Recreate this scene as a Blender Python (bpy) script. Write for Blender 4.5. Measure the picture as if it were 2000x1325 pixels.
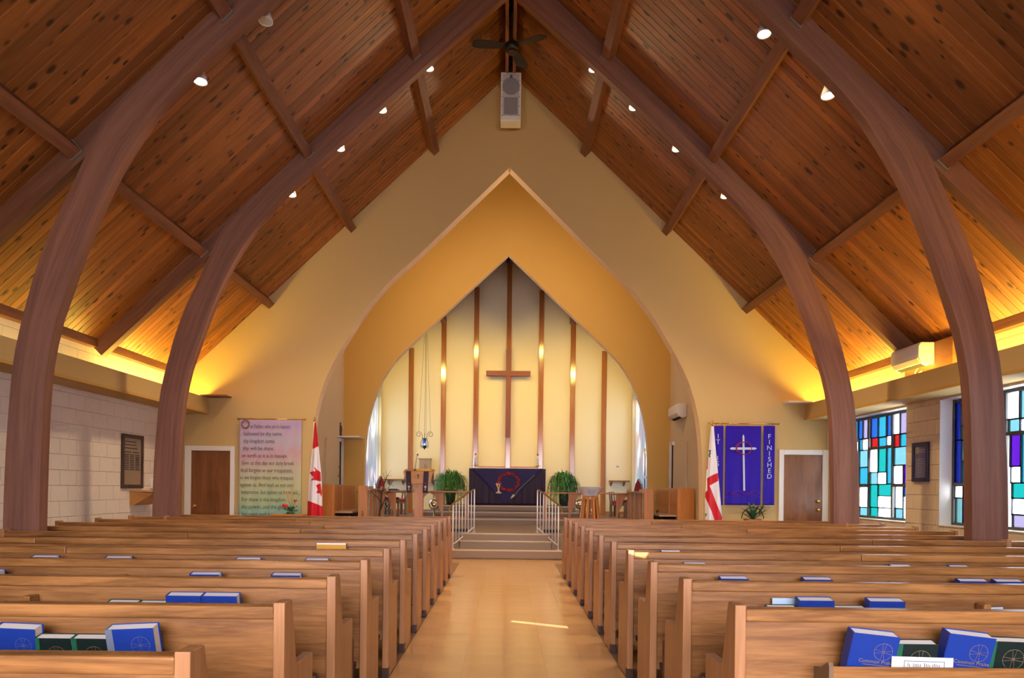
import bpy, bmesh, math, random
from mathutils import Vector, Matrix
random.seed(7)
for _o in list(bpy.data.objects): bpy.data.objects.remove(_o)
SC = bpy.context.scene
COL = SC.collection
PI = math.pi

# ------------------------------------------------------------------ survey of the place (metres; x right, y into the church, z up)
FPX, CU, CV, ROLL, EYE = 1572.0, 988.42, 953.11, 0.0109, 1.3303      # focal length and principal point for a 2000x1325 frame
def P(u, v, Y):                                                     # surveyed point on the vertical plane at distance Y
    c, s = math.cos(ROLL), math.sin(ROLL)
    x, z = (u-CU)*c+(v-CV)*s, (u-CU)*s-(v-CV)*c
    return Vector((x*Y/FPX, Y, EYE+z*Y/FPX))
def PX(u, v, X):                                                    # surveyed point on the side wall plane at X
    c, s = math.cos(ROLL), math.sin(ROLL)
    x, z = (u-CU)*c+(v-CV)*s, (u-CU)*s-(v-CV)*c
    Y = X*FPX/x
    return Vector((X, Y, EYE+z*Y/FPX))

# ------------------------------------------------------------------ camera
cam = bpy.data.cameras.new('camera'); cam_o = bpy.data.objects.new('camera', cam); COL.objects.link(cam_o)
cam.sensor_width = 36.0; cam.sensor_fit = 'HORIZONTAL'; cam.lens = FPX/2000*36
cam.shift_x = (1000-CU)/2000; cam.shift_y = (CV-662.5)/2000
cam.clip_start = 0.05; cam.clip_end = 200
cam_o.matrix_world = Matrix.Translation((0, 0, EYE)) @ Matrix.Rotation(PI/2, 4, 'X') @ Matrix.Rotation(ROLL, 4, 'Z')
SC.camera = cam_o

# ------------------------------------------------------------------ colour management, world, daylight
vs = SC.view_settings
vs.view_transform = 'Standard'; vs.look = 'None'; vs.gamma = 1.0; vs.use_curve_mapping = False
vs.exposure = 0.40
SC.cycles.use_denoising = True
SC.cycles.max_bounces = 6; SC.cycles.diffuse_bounces = 4; SC.cycles.glossy_bounces = 3; SC.cycles.transparent_max_bounces = 8
SC.cycles.caustics_reflective = False; SC.cycles.caustics_refractive = False
SC.cycles.use_adaptive_sampling = True; SC.cycles.adaptive_threshold = 0.09; SC.cycles.adaptive_min_samples = 12
SC.cycles.sample_clamp_indirect = 6.0
world = bpy.data.worlds.new('world'); SC.world = world; world.use_nodes = True
bg = world.node_tree.nodes['Background']; bg.inputs[0].default_value = (0.86, 0.93, 1.0, 1); bg.inputs[1].default_value = 8.5

def light(name, kind, loc, power, color, target=None, **kw):
    d = bpy.data.lights.new(name, kind); d.energy = power; d.color = color
    for k, v in kw.items(): setattr(d, k, v)
    o = bpy.data.objects.new(name, d); COL.objects.link(o); o.location = loc
    if target is not None:
        o.rotation_euler = (Vector(target)-Vector(loc)).to_track_quat('-Z', 'Y').to_euler()
    return o
WARM = (1.0, 0.74, 0.42); YEL = (1.0, 0.70, 0.11); DAY = (0.82, 0.86, 1.0)
# added fill light behind the camera; the rear wall has no such window
fill_light = light('rear_fill', 'AREA', (0, -3.6, 2.3), 250, (0.93, 0.88, 1.0), (0, 7, 0.2), shape='RECTANGLE', size=8.0, size_y=2.6)
fill_light.data.spread = math.radians(85)
# low sun from behind on the right, grazing the stained windows
SUN = Vector((-0.12, 0.95, -0.42)).normalized()
sun = light('sun', 'SUN', (6, -12, 8), 12.0, (1.0, 0.95, 0.88), None); sun.data.angle = math.radians(0.06)
sun.rotation_euler = SUN.to_track_quat('-Z', 'Y').to_euler()
# the cove lamps hidden behind the cornice boards along both side walls
for sx in (-1, 1):
    for (ya, yb, pw) in ((11.25, 14.12, 52), (7.95, 11.0, 48 if sx > 0 else 8), (4.4, 7.7, 40 if sx > 0 else 8)):
        o = light('cove_lamp', 'AREA', (sx*5.5, (ya+yb)/2, 2.70), pw, YEL, None, shape='RECTANGLE', size=0.12, size_y=yb-ya)
        o.rotation_euler = (PI, sx*-0.25, 0)
# floodlights over the sanctuary, fixed along the back edge of the chancel arch
for sx in (-1, 1):
    for (x, z, pw) in ((1.05, 5.80, 75), (2.13, 5.08, 110)):
        light('sanctuary_flood', 'SPOT', (sx*x, 19.0, z), pw*1.75, (1.0, 0.66, 0.15), (sx*x*0.95, 22.8, 3.3), spot_size=1.6, spot_blend=0.9, shadow_soft_size=0.05)
    light('choir_fill', 'POINT', (sx*1.3, 16.2, 6.1), 55, WARM, None, shadow_soft_size=0.08)  # added fill to brighten the choir walls and stalls, no fitting behind it
    light('choir_flood', 'SPOT', (sx*2.6, 14.95, 5.2), 80, WARM, (sx*0.8, 18.6, 4.6), spot_size=2.4, spot_blend=1.0, shadow_soft_size=0.12)

# ------------------------------------------------------------------ materials
MATS = {}
def nmat(name):
    m = bpy.data.materials.new(name); m.use_nodes = True
    nt = m.node_tree; b = nt.nodes['Principled BSDF']
    MATS[name] = m
    return m, nt, b
def mat(name, col, rough=0.6, metal=0.0, spec=0.4, emit=None, estr=0.0, noise=0.0, nscale=6.0, bump=0.0):
    if name in MATS: return MATS[name]
    m, nt, b = nmat(name)
    b.inputs['Base Color'].default_value = (*col, 1); b.inputs['Roughness'].default_value = rough
    b.inputs['Metallic'].default_value = metal; b.inputs['Specular IOR Level'].default_value = spec
    if emit: b.inputs['Emission Color'].default_value = (*emit, 1); b.inputs['Emission Strength'].default_value = estr
    if noise or bump:
        tc = nt.nodes.new('ShaderNodeTexCoord'); n = nt.nodes.new('ShaderNodeTexNoise')
        n.inputs['Scale'].default_value = nscale; n.inputs['Detail'].default_value = 5
        nt.links.new(tc.outputs['Object'], n.inputs['Vector'])
        if noise:
            mx = nt.nodes.new('ShaderNodeMix'); mx.data_type = 'RGBA'
            mx.inputs[6].default_value = (*[c*(1-noise) for c in col], 1); mx.inputs[7].default_value = (*[min(1, c*(1+noise)) for c in col], 1)
            nt.links.new(n.outputs['Fac'], mx.inputs[0]); nt.links.new(mx.outputs[2], b.inputs['Base Color'])
        if bump:
            bp = nt.nodes.new('ShaderNodeBump'); bp.inputs['Strength'].default_value = bump; bp.inputs['Distance'].default_value = 0.01
            nt.links.new(n.outputs['Fac'], bp.inputs['Height']); nt.links.new(bp.outputs[0], b.inputs['Normal'])
    return m
def wood(name, c_dark, c_light, axis='X', rough=0.45, ring=9.0, stretch=14.0, knots=0.0, vary=0.12, uv=False, spec=0.4, knot_scale=1.0, contrast=(0.32, 0.68)):
    """procedural timber: long grain along one axis, per-object tint, optional knots"""
    if name in MATS: return MATS[name]
    m, nt, b = nmat(name); N = nt.nodes; L = nt.links
    tc = N.new('ShaderNodeTexCoord'); oi = N.new('ShaderNodeObjectInfo')
    add = N.new('ShaderNodeVectorMath'); add.operation = 'MULTIPLY_ADD'
    cmb = N.new('ShaderNodeCombineXYZ')
    for i in range(3): L.new(oi.outputs['Random'], cmb.inputs[i])
    add.inputs[1].default_value = (37.0, 53.0, 71.0)
    L.new(cmb.outputs[0], add.inputs[0]); L.new(tc.outputs['UV' if uv else 'Object'], add.inputs[2])
    mp = N.new('ShaderNodeMapping')
    sc = [ring]*3; sc['XYZ'.index(axis)] = ring/stretch
    mp.inputs['Scale'].default_value = sc
    L.new(add.outputs[0], mp.inputs['Vector'])
    n1 = N.new('ShaderNodeTexNoise'); n1.inputs['Scale'].default_value = 1.0; n1.inputs['Detail'].default_value = 6; n1.inputs['Roughness'].default_value = 0.65; n1.inputs['Distortion'].default_value = 0.6
    L.new(mp.outputs[0], n1.inputs['Vector'])
    n2 = N.new('ShaderNodeTexNoise'); n2.inputs['Scale'].default_value = 6.0; n2.inputs['Detail'].default_value = 3
    L.new(mp.outputs[0], n2.inputs['Vector'])
    mxn = N.new('ShaderNodeMath'); mxn.operation = 'MULTIPLY_ADD'; mxn.inputs[1].default_value = 0.3
    L.new(n2.outputs['Fac'], mxn.inputs[0]); L.new(n1.outputs['Fac'], mxn.inputs[2])
    cr = N.new('ShaderNodeValToRGB'); cr.color_ramp.elements[0].position = contrast[0]+0.15; cr.color_ramp.elements[1].position = contrast[1]+0.15
    cr.color_ramp.elements[0].color = (*c_dark, 1); cr.color_ramp.elements[1].color = (*c_light, 1)
    L.new(mxn.outputs[0], cr.inputs[0])
    hsv = N.new('ShaderNodeHueSaturation'); mr = N.new('ShaderNodeMapRange')
    mr.inputs[3].default_value = 1-vary; mr.inputs[4].default_value = 1+vary
    L.new(oi.outputs['Random'], mr.inputs[0]); L.new(mr.outputs[0], hsv.inputs['Value']); L.new(cr.outputs[0], hsv.inputs['Color'])
    last = hsv.outputs[0]
    if knots:
        mk = N.new('ShaderNodeMapping'); ks = [8.2*knot_scale]*3; ks['XYZ'.index(axis)] = 4.6*knot_scale
        mk.inputs['Scale'].default_value = ks; L.new(add.outputs[0], mk.inputs['Vector'])
        vo = N.new('ShaderNodeTexVoronoi'); vo.inputs['Scale'].default_value = 1.0; vo.inputs['Randomness'].default_value = 1.0
        L.new(mk.outputs[0], vo.inputs['Vector'])
        wn = N.new('ShaderNodeMath'); wn.operation = 'MULTIPLY'; wn.inputs[1].default_value = 0.24*knots      # each knot its own size
        L.new(vo.outputs['Color'], wn.inputs[0])
        dv = N.new('ShaderNodeMath'); dv.operation = 'DIVIDE'; L.new(vo.outputs['Distance'], dv.inputs[0]); L.new(wn.outputs[0], dv.inputs[1])
        kr = N.new('ShaderNodeValToRGB'); kr.color_ramp.elements[0].position = 0.55; kr.color_ramp.elements[0].color = (1, 1, 1, 1)
        kr.color_ramp.elements[1].position = 1.25; kr.color_ramp.elements[1].color = (0, 0, 0, 1)
        L.new(dv.outputs[0], kr.inputs[0])
        mk2 = N.new('ShaderNodeMix'); mk2.data_type = 'RGBA'; mk2.inputs[7].default_value = (c_dark[0]*0.13, c_dark[1]*0.10, c_dark[2]*0.12, 1)
        kf = N.new('ShaderNodeMath'); kf.operation = 'MULTIPLY'; kf.inputs[1].default_value = 0.9
        L.new(kr.outputs[0], kf.inputs[0]); L.new(kf.outputs[0], mk2.inputs[0]); L.new(last, mk2.inputs[6]); last = mk2.outputs[2]
    L.new(last, b.inputs['Base Color'])
    b.inputs['Roughness'].default_value = rough; b.inputs['Specular IOR Level'].default_value = spec
    bp = N.new('ShaderNodeBump'); bp.inputs['Strength'].default_value = 0.12; bp.inputs['Distance'].default_value = 0.004
    L.new(mxn.outputs[0], bp.inputs['Height']); L.new(bp.outputs[0], b.inputs['Normal'])
    return m
def glass_pane(name, col, tr=0.88):
    if name in MATS: return MATS[name]
    m, nt, b = nmat(name); N = nt.nodes; L = nt.links
    t = N.new('ShaderNodeBsdfTransparent'); t.inputs[0].default_value = (*col, 1)
    tl = N.new('ShaderNodeBsdfTranslucent'); tl.inputs[0].default_value = (*col, 1)
    gl = N.new('ShaderNodeBsdfGlossy'); gl.inputs['Roughness'].default_value = 0.15; gl.inputs[0].default_value = (0.9, 0.9, 0.9, 1)
    a = N.new('ShaderNodeMixShader'); a.inputs[0].default_value = 1-tr; L.new(t.outputs[0], a.inputs[1]); L.new(tl.outputs[0], a.inputs[2])
    c = N.new('ShaderNodeMixShader'); c.inputs[0].default_value = 0.04; L.new(a.outputs[0], c.inputs[1]); L.new(gl.outputs[0], c.inputs[2])
    L.new(c.outputs[0], N['Material Output'].inputs['Surface'])
    return m

CEDAR = wood('cedar_plank', (0.235, 0.076, 0.014), (0.44, 0.162, 0.034), 'X', rough=0.42, ring=7.0, stretch=18, knots=1.75, vary=0.24, uv=True)
BEAM = wood('laminated_fir', (0.17, 0.066, 0.038), (0.29, 0.128, 0.076), 'X', rough=0.55, ring=11.0, stretch=26, vary=0.06, uv=True)
PURL = wood('purlin_fir', (0.165, 0.060, 0.030), (0.29, 0.118, 0.060), 'Y', rough=0.55, ring=8.0, stretch=12, vary=0.08)
OAKX = wood('oak_long', (0.20, 0.082, 0.021), (0.44, 0.195, 0.055), 'X', rough=0.28, ring=16.0, stretch=14, vary=0.06, contrast=(0.36, 0.64))
OAKZ = wood('oak_upright', (0.32, 0.14, 0.05), (0.47, 0.22, 0.085), 'Z', rough=0.36, ring=22.0, stretch=22, vary=0.07)
OAKP = wood('oak_veneer', (0.20, 0.080, 0.021), (0.37, 0.163, 0.046), 'X', rough=0.36, ring=22.0, stretch=14, vary=0.07, contrast=(0.38, 0.64))
TEAK = wood('red_oak_upright', (0.40, 0.145, 0.034), (0.58, 0.24, 0.062), 'Z', rough=0.35, ring=14, stretch=20, vary=0.06)
TEAKX = wood('red_oak_long', (0.40, 0.145, 0.034), (0.58, 0.24, 0.062), 'X', rough=0.35, ring=14, stretch=20, vary=0.06)
DOORW = wood('mahogany_door', (0.18, 0.062, 0.018), (0.30, 0.112, 0.032), 'Z', rough=0.25, ring=9, stretch=9, vary=0.05)
TEAKG = wood('varnished_batten', (0.30, 0.105, 0.03), (0.46, 0.175, 0.052), 'Z', rough=0.14, ring=14, stretch=20, vary=0.06, spec=0.6)
DARKW = wood('dark_walnut', (0.035, 0.013, 0.008), (0.075, 0.028, 0.016), 'Z', rough=0.4, ring=12, stretch=10)
CROSSW = wood('cherry_cross', (0.20, 0.045, 0.014), (0.30, 0.075, 0.024), 'Z', rough=0.4, ring=12, stretch=12)
CREAM = mat('cream_wall_paint', (0.60, 0.42, 0.165), 0.75, noise=0.03, nscale=40, bump=0.04)
CREAM2 = mat('ochre_wall_paint', (0.60, 0.36, 0.09), 0.8, noise=0.03, nscale=40, bump=0.04)
PALE = mat('pale_wall_paint', (0.70, 0.56, 0.36), 0.75, noise=0.03, nscale=30)
REVEAL = mat('arch_edge_paint', (0.92, 0.72, 0.47), 0.7)
IVORY = mat('ivory_wall_paint', (0.80, 0.71, 0.47), 0.7, noise=0.02, nscale=30)
BLOCKL = mat('white_block_paint', (0.78, 0.70, 0.62), 0.6, noise=0.05, nscale=12, bump=0.12)
BLOCKR = mat('cream_block_paint', (0.74, 0.60, 0.40), 0.6, noise=0.05, nscale=12, bump=0.12)
MORTAR = mat('painted_mortar', (0.70, 0.62, 0.53), 0.8)
WHITE = mat('white_gloss_paint', (0.78, 0.74, 0.68), 0.4)
WHITEM = mat('white_metal', (0.80, 0.80, 0.82), 0.35)
PLAST = mat('white_plastic', (0.82, 0.80, 0.75), 0.35)
BRASS = mat('brass', (0.75, 0.50, 0.16), 0.22, 1.0)
CHROME = mat('polished_steel', (0.75, 0.75, 0.72), 0.1, 1.0)
STEEL = mat('galvanised_hanger', (0.36, 0.32, 0.27), 0.5, 0.5)
BLACK = mat('black_metal', (0.012, 0.011, 0.011), 0.4)
IRON = mat('wrought_iron', (0.03, 0.03, 0.035), 0.45, 0.6)
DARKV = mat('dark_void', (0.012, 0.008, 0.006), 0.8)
NOSE = mat('nosing_highlight', (0.60, 0.47, 0.36), 0.9, noise=0.2, nscale=120, bump=0.4)  # lighter tan paints the highlight along the rounded step edges
CARPET = mat('brown_carpet', (0.31, 0.235, 0.185), 0.95, noise=0.35, nscale=160, bump=0.5)
CARPETB = mat('blue_grey_carpet', (0.30, 0.27, 0.28), 0.95, noise=0.25, nscale=160, bump=0.5)
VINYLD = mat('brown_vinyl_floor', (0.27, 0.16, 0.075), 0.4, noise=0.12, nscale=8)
LEAD = mat('window_lead', (0.05, 0.055, 0.06), 0.5, 0.3)
FRAMEG = mat('window_frame_grey', (0.10, 0.10, 0.095), 0.5, 0.2)
PURPLE = mat('purple_satin', (0.022, 0.0015, 0.36), 0.5, spec=0.2, noise=0.1, nscale=5)
DPURP = mat('deep_purple_cloth', (0.022, 0.008, 0.034), 0.6, noise=0.35, nscale=9)
INDIGO = mat('indigo_cloth', (0.018, 0.010, 0.085), 0.7, noise=0.3, nscale=7)
SILVER = mat('silver_applique', (0.55, 0.60, 0.68), 0.5)
CRIMSON = mat('crimson_cloth', (0.32, 0.012, 0.03), 0.6)
REDV = mat('red_cushion', (0.55, 0.05, 0.07), 0.7)
FLAGR = mat('flag_red', (0.60, 0.012, 0.022), 0.6)
FLAGW = mat('flag_white', (0.80, 0.77, 0.80), 0.6)
LEAFG = mat('flag_leaf_green', (0.03, 0.12, 0.06), 0.6)
LINEN = mat('white_linen', (0.85, 0.84, 0.83), 0.7)
GOLDC = mat('gold_applique', (0.62, 0.46, 0.20), 0.5)
WAX = mat('white_wax', (0.86, 0.84, 0.80), 0.4)
FERN = mat('fern_green', (0.055, 0.20, 0.035), 0.55, noise=0.5, nscale=14)
DGREEN = mat('dark_leaf_green', (0.03, 0.09, 0.035), 0.5, noise=0.4, nscale=14)
BLUEB = mat('blue_book_cloth', (0.008, 0.038, 0.27), 0.45, noise=0.04, nscale=60)
BLUES = mat('faded_spine_cloth', (0.17, 0.20, 0.26), 0.5)
GREENB = mat('black_green_book_cloth', (0.006, 0.016, 0.013), 0.4)
GREENS = mat('green_book_spine', (0.012, 0.11, 0.055), 0.45)
PAGES = mat('page_edges', (0.80, 0.76, 0.66), 0.8)
GILT = mat('gilt_print', (0.34, 0.22, 0.12), 0.5, 0.3)
GILTD = mat('dull_print', (0.15, 0.16, 0.28), 0.5)
INK = mat('dark_ink', (0.055, 0.05, 0.075), 0.8)
CARD = mat('white_card', (0.80, 0.80, 0.78), 0.6)
YELF = mat('yellow_folder', (0.72, 0.34, 0.02), 0.6)
PALEB = mat('pale_blue_paper', (0.45, 0.62, 0.74), 0.7)
LAMPW = mat('lit_lamp_lens', (1, 1, 1), 0.4, emit=(1.0, 0.93, 0.78), estr=6.0)
UNLIT = mat('unlit_lamp_lens', (0.55, 0.53, 0.5), 0.3)
BARK = mat('dark_bark', (0.045, 0.022, 0.016), 0.8, noise=0.3, nscale=30)

# ------------------------------------------------------------------ mesh helpers
class MB:
    def __init__(s): s.v = []; s.f = []; s.mi = []
    def add(s, vs, fs, mi=0):
        o = len(s.v); s.v += [tuple(v) for v in vs]; s.f += [tuple(o+i for i in f) for f in fs]; s.mi += [mi]*len(fs); return s
    def box(s, x0, x1, y0, y1, z0, z1, mi=0, bv=0.0):
        x0, x1 = min(x0, x1), max(x0, x1); y0, y1 = min(y0, y1), max(y0, y1); z0, z1 = min(z0, z1), max(z0, z1)
        if bv <= 0:
            return s.add([(x0,y0,z0),(x1,y0,z0),(x1,y1,z0),(x0,y1,z0),(x0,y0,z1),(x1,y0,z1),(x1,y1,z1),(x0,y1,z1)],
                         [(0,3,2,1),(4,5,6,7),(0,1,5,4),(1,2,6,5),(2,3,7,6),(3,0,4,7)], mi)
        bm = bmesh.new(); bmesh.ops.create_cube(bm, size=1)
        for v in bm.verts: v.co = Vector(((x0+x1)/2+v.co.x*(x1-x0), (y0+y1)/2+v.co.y*(y1-y0), (z0+z1)/2+v.co.z*(z1-z0)))
        bmesh.ops.bevel(bm, geom=bm.edges[:], offset=min(bv, 0.45*min(x1-x0, y1-y0, z1-z0)), segments=2, profile=0.5, affect='EDGES')
        return s.bm(bm, mi)
    def bm(s, bm, mi=0):
        bm.verts.index_update()
        s.add([v.co[:] for v in bm.verts], [[v.index for v in f.verts] for f in bm.faces], mi); bm.free(); return s
    def prism(s, poly, d0, d1, axis='Y', mi=0, mi_side=None, bv=0.0):
        """polygon in the plane normal to axis, extruded d0..d1; axis Y: (x,z)  X: (y,z)  Z: (x,y)"""
        def pt(p, d):
            return (p[0], d, p[1]) if axis == 'Y' else ((d, p[0], p[1]) if axis == 'X' else (p[0], p[1], d))
        bm = bmesh.new()
        a = [bm.verts.new(pt(p, d0)) for p in poly]; b = [bm.verts.new(pt(p, d1)) for p in poly]
        n = len(poly); caps = [bm.faces.new(a), bm.faces.new(b[::-1])]; sides = []
        for i in range(n): sides.append(bm.faces.new((a[i], b[i], b[(i+1)%n], a[(i+1)%n])))
        for f in sides: f.material_index = 1
        bmesh.ops.recalc_face_normals(bm, faces=bm.faces[:])
        if bv: bmesh.ops.bevel(bm, geom=[e for e in bm.edges], offset=bv, segments=2, profile=0.5, affect='EDGES')
        bmesh.ops.triangulate(bm, faces=[f for f in bm.faces if len(f.verts) > 4])
        bm.verts.index_update(); o = len(s.v)
        s.v += [v.co[:] for v in bm.verts]
        for f in bm.faces:
            s.f.append(tuple(o+v.index for v in f.verts)); s.mi.append((mi if f.material_index == 0 else (mi if mi_side is None else mi_side)))
        bm.free(); return s
    def tube(s, pts, r, n=8, mi=0, closed=False, cap=True):
        pts = [Vector(p) for p in pts]; m = len(pts); rs = r if isinstance(r, (list, tuple)) else [r]*m
        vs = []; prev = None
        for i, p in enumerate(pts):
            if closed: t = pts[(i+1)%m]-pts[i-1]
            else: t = pts[min(i+1, m-1)]-pts[max(i-1, 0)]
            t.normalize()
            ref = prev if prev is not None else (Vector((0,0,1)) if abs(t.z) < 0.9 else Vector((1,0,0)))
            a = ref-t*ref.dot(t); a.normalize(); prev = a; b = t.cross(a)
            for k in range(n):
                q = 2*PI*k/n; vs.append(p+a*math.cos(q)*rs[i]+b*math.sin(q)*rs[i])
        fs = []
        for i in range(m if closed else m-1):
            j = (i+1)%m
            for k in range(n): fs.append((i*n+k, i*n+(k+1)%n, j*n+(k+1)%n, j*n+k))
        if cap and not closed: fs += [tuple(range(n))[::-1], tuple((m-1)*n+k for k in range(n))]
        return s.add(vs, fs, mi)
    def lathe(s, prof, n=20, c=(0,0,0), mi=0, axis='Z'):
        vs = []
        for (r, z) in prof:
            for k in range(n):
                q = 2*PI*k/n; x, y = r*math.cos(q), r*math.sin(q)
                p = (x, y, z) if axis == 'Z' else ((x, -z, y) if axis == 'Y' else (z, x, y))
                vs.append((c[0]+p[0], c[1]+p[1], c[2]+p[2]))
        fs = []
        for i in range(len(prof)-1):
            for k in range(n): fs.append((i*n+k, i*n+(k+1)%n, (i+1)*n+(k+1)%n, (i+1)*n+k))
        if prof[0][0] > 1e-5: fs.append(tuple(range(n))[::-1])
        if prof[-1][0] > 1e-5: fs.append(tuple((len(prof)-1)*n+k for k in range(n)))
        return s.add(vs, fs, mi)
    def ball(s, c, r, n=14, mi=0, sx=1, sy=1, sz=1):
        m = max(5, n//2)
        prof = [(r*math.sin(PI*i/m), -r*math.cos(PI*i/m)) for i in range(m+1)]
        o = len(s.v); s.lathe([(max(a, 1e-4), b) for a, b in prof], n, (0,0,0), mi)
        for i in range(o, len(s.v)):
            x, y, z = s.v[i]; s.v[i] = (c[0]+x*sx, c[1]+y*sy, c[2]+z*sz)
        return s
    def mesh(s, name, mats, smooth=False):
        me = bpy.data.meshes.new(name); me.from_pydata(s.v, [], s.f)
        for m in (mats if isinstance(mats, (list, tuple)) else [mats]): me.materials.append(m)
        me.polygons.foreach_set('material_index', s.mi)
        if smooth: me.polygons.foreach_set('use_smooth', [True]*len(s.f))
        me.update()
        return me
    def build(s, name, mats, parent=None, smooth=False, loc=None, recalc=True, auto=None):
        me = s.mesh(name, mats, smooth)
        if recalc:
            bm = bmesh.new(); bm.from_mesh(me); bmesh.ops.recalc_face_normals(bm, faces=bm.faces[:]); bm.to_mesh(me); bm.free()
        if auto is not None and hasattr(me, 'set_sharp_from_angle'):
            me.polygons.foreach_set('use_smooth', [True]*len(me.polygons)); me.set_sharp_from_angle(angle=math.radians(auto))
        return place(name, me, parent, loc)
def place(name, me, parent=None, loc=None):
    o = bpy.data.objects.new(name, me); COL.objects.link(o)
    if parent is not None: o.parent = parent
    if loc is not None: o.location = loc
    return o
def tag(o, label=None, cat=None, group=None, kind=None):
    if label: o['label'] = label
    if cat: o['category'] = cat
    if group: o['group'] = group
    if kind: o['kind'] = kind
    return o
def thing(name, label, cat, loc=(0,0,0), group=None, rz=0.0):
    o = bpy.data.objects.new(name, None); COL.objects.link(o); o.location = loc; o.rotation_euler = (0, 0, rz)
    o.empty_display_size = 0.1
    return tag(o, label, cat, group)
def copy_tree(o, parent=None):
    c = o.copy(); COL.objects.link(c)
    if parent is not None: c.parent = parent
    for ch in list(o.children): copy_tree(ch, c)
    return c
def inside(poly, x, y):
    r = False; n = len(poly); j = n-1
    for i in range(n):
        xi, yi = poly[i]; xj, yj = poly[j]
        if (yi > y) != (yj > y) and x < (xj-xi)*(y-yi)/(yj-yi)+xi: r = not r
        j = i
    return r
_txt = {}
def text_mesh(body, size, mat_, align='LEFT', extrude=0.0006, shear=0.0, stretch=1.0, thin=0.0):
    key = (body, size, mat_.name, align, shear, stretch, thin)
    if key in _txt: return _txt[key]
    cu = bpy.data.curves.new('lettering', 'FONT'); cu.body = body; cu.size = size; cu.align_x = align; cu.extrude = extrude; cu.shear = shear
    cu.resolution_u = 3; cu.offset = -thin
    ob = bpy.data.objects.new('lettering', cu); COL.objects.link(ob)
    dg = bpy.context.evaluated_depsgraph_get(); dg.update()
    me = bpy.data.meshes.new_from_object(ob.evaluated_get(dg)); me.name = 'lettering'
    bpy.data.objects.remove(ob); bpy.data.curves.remove(cu)
    me.transform(Matrix.Rotation(PI/2, 4, 'X')); me.transform(Matrix.Diagonal((stretch, 1, 1, 1)))
    me.materials.clear(); me.materials.append(mat_)
    _txt[key] = me
    return me
# ================================================================== THE SETTING
XW, YW, YR = 5.75, 14.2, -4.0                    # side walls, front (chancel) wall, rear wall
RIDGE, SLOPE = 8.655, 0.948
SA = math.atan(SLOPE); CA, SN = math.cos(SA), math.sin(SA)
def zr(x): return RIDGE-SLOPE*abs(x)
YN, YF, YB = 7.78, 11.06, 4.50                   # camera-side faces of the laminated arches
Y2 = 18.6; XP = 3.77                             # chancel arch wall and choir side walls
YS = 22.8; XS = 3.53                             # sanctuary back wall and side walls
ZC, ZS1, ZS2, ZS3 = 0.46, 0.59, 0.72, 0.86       # choir floor, sanctuary floor, altar steps

# ---- nave floor with the tiles of the aisle
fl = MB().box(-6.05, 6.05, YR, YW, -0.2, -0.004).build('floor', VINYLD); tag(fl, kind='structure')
TILE = 0.305
m_, nt_, b_ = nmat('aisle_tile')
oi_ = nt_.nodes.new('ShaderNodeObjectInfo'); tc_ = nt_.nodes.new('ShaderNodeTexCoord'); no_ = nt_.nodes.new('ShaderNodeTexNoise')
no_.inputs['Scale'].default_value = 3.2; no_.inputs['Detail'].default_value = 6; nt_.links.new(tc_.outputs['Object'], no_.inputs['Vector'])
hs_ = nt_.nodes.new('ShaderNodeHueSaturation'); mr_ = nt_.nodes.new('ShaderNodeMapRange'); mr_.inputs[3].default_value = 0.97; mr_.inputs[4].default_value = 1.03
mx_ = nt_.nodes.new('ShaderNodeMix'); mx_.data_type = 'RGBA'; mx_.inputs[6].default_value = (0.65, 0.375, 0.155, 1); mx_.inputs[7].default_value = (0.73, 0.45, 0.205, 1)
nt_.links.new(no_.outputs['Fac'], mx_.inputs[0]); nt_.links.new(mx_.outputs[2], hs_.inputs['Color'])
nt_.links.new(oi_.outputs['Random'], mr_.inputs[0]); nt_.links.new(mr_.outputs[0], hs_.inputs['Value']); nt_.links.new(hs_.outputs[0], b_.inputs['Base Color'])
b_.inputs['Roughness'].default_value = 0.17; b_.inputs['Specular IOR Level'].default_value = 0.5
AISLE = m_
x_l, x_r = -0.80, 0.86
cols = [(x_l+0.0, -0.61), (-0.61, -0.305), (-0.305, 0.0), (0.0, 0.305), (0.305, 0.61), (0.61, x_r)]
for (a, b) in cols:
    w_ = b-a-0.0008
    me = MB().box(-w_/2, w_/2, -TILE/2+0.0004, TILE/2-0.0004, -0.004, 0.0).mesh('tile', AISLE)
    y = 2.6
    while y < 14.93:
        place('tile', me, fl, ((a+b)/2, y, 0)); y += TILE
MB().box(x_l, x_r, YR, 2.6-TILE/2, -0.004, 0.0).build('aisle_strip', AISLE, fl)

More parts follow.
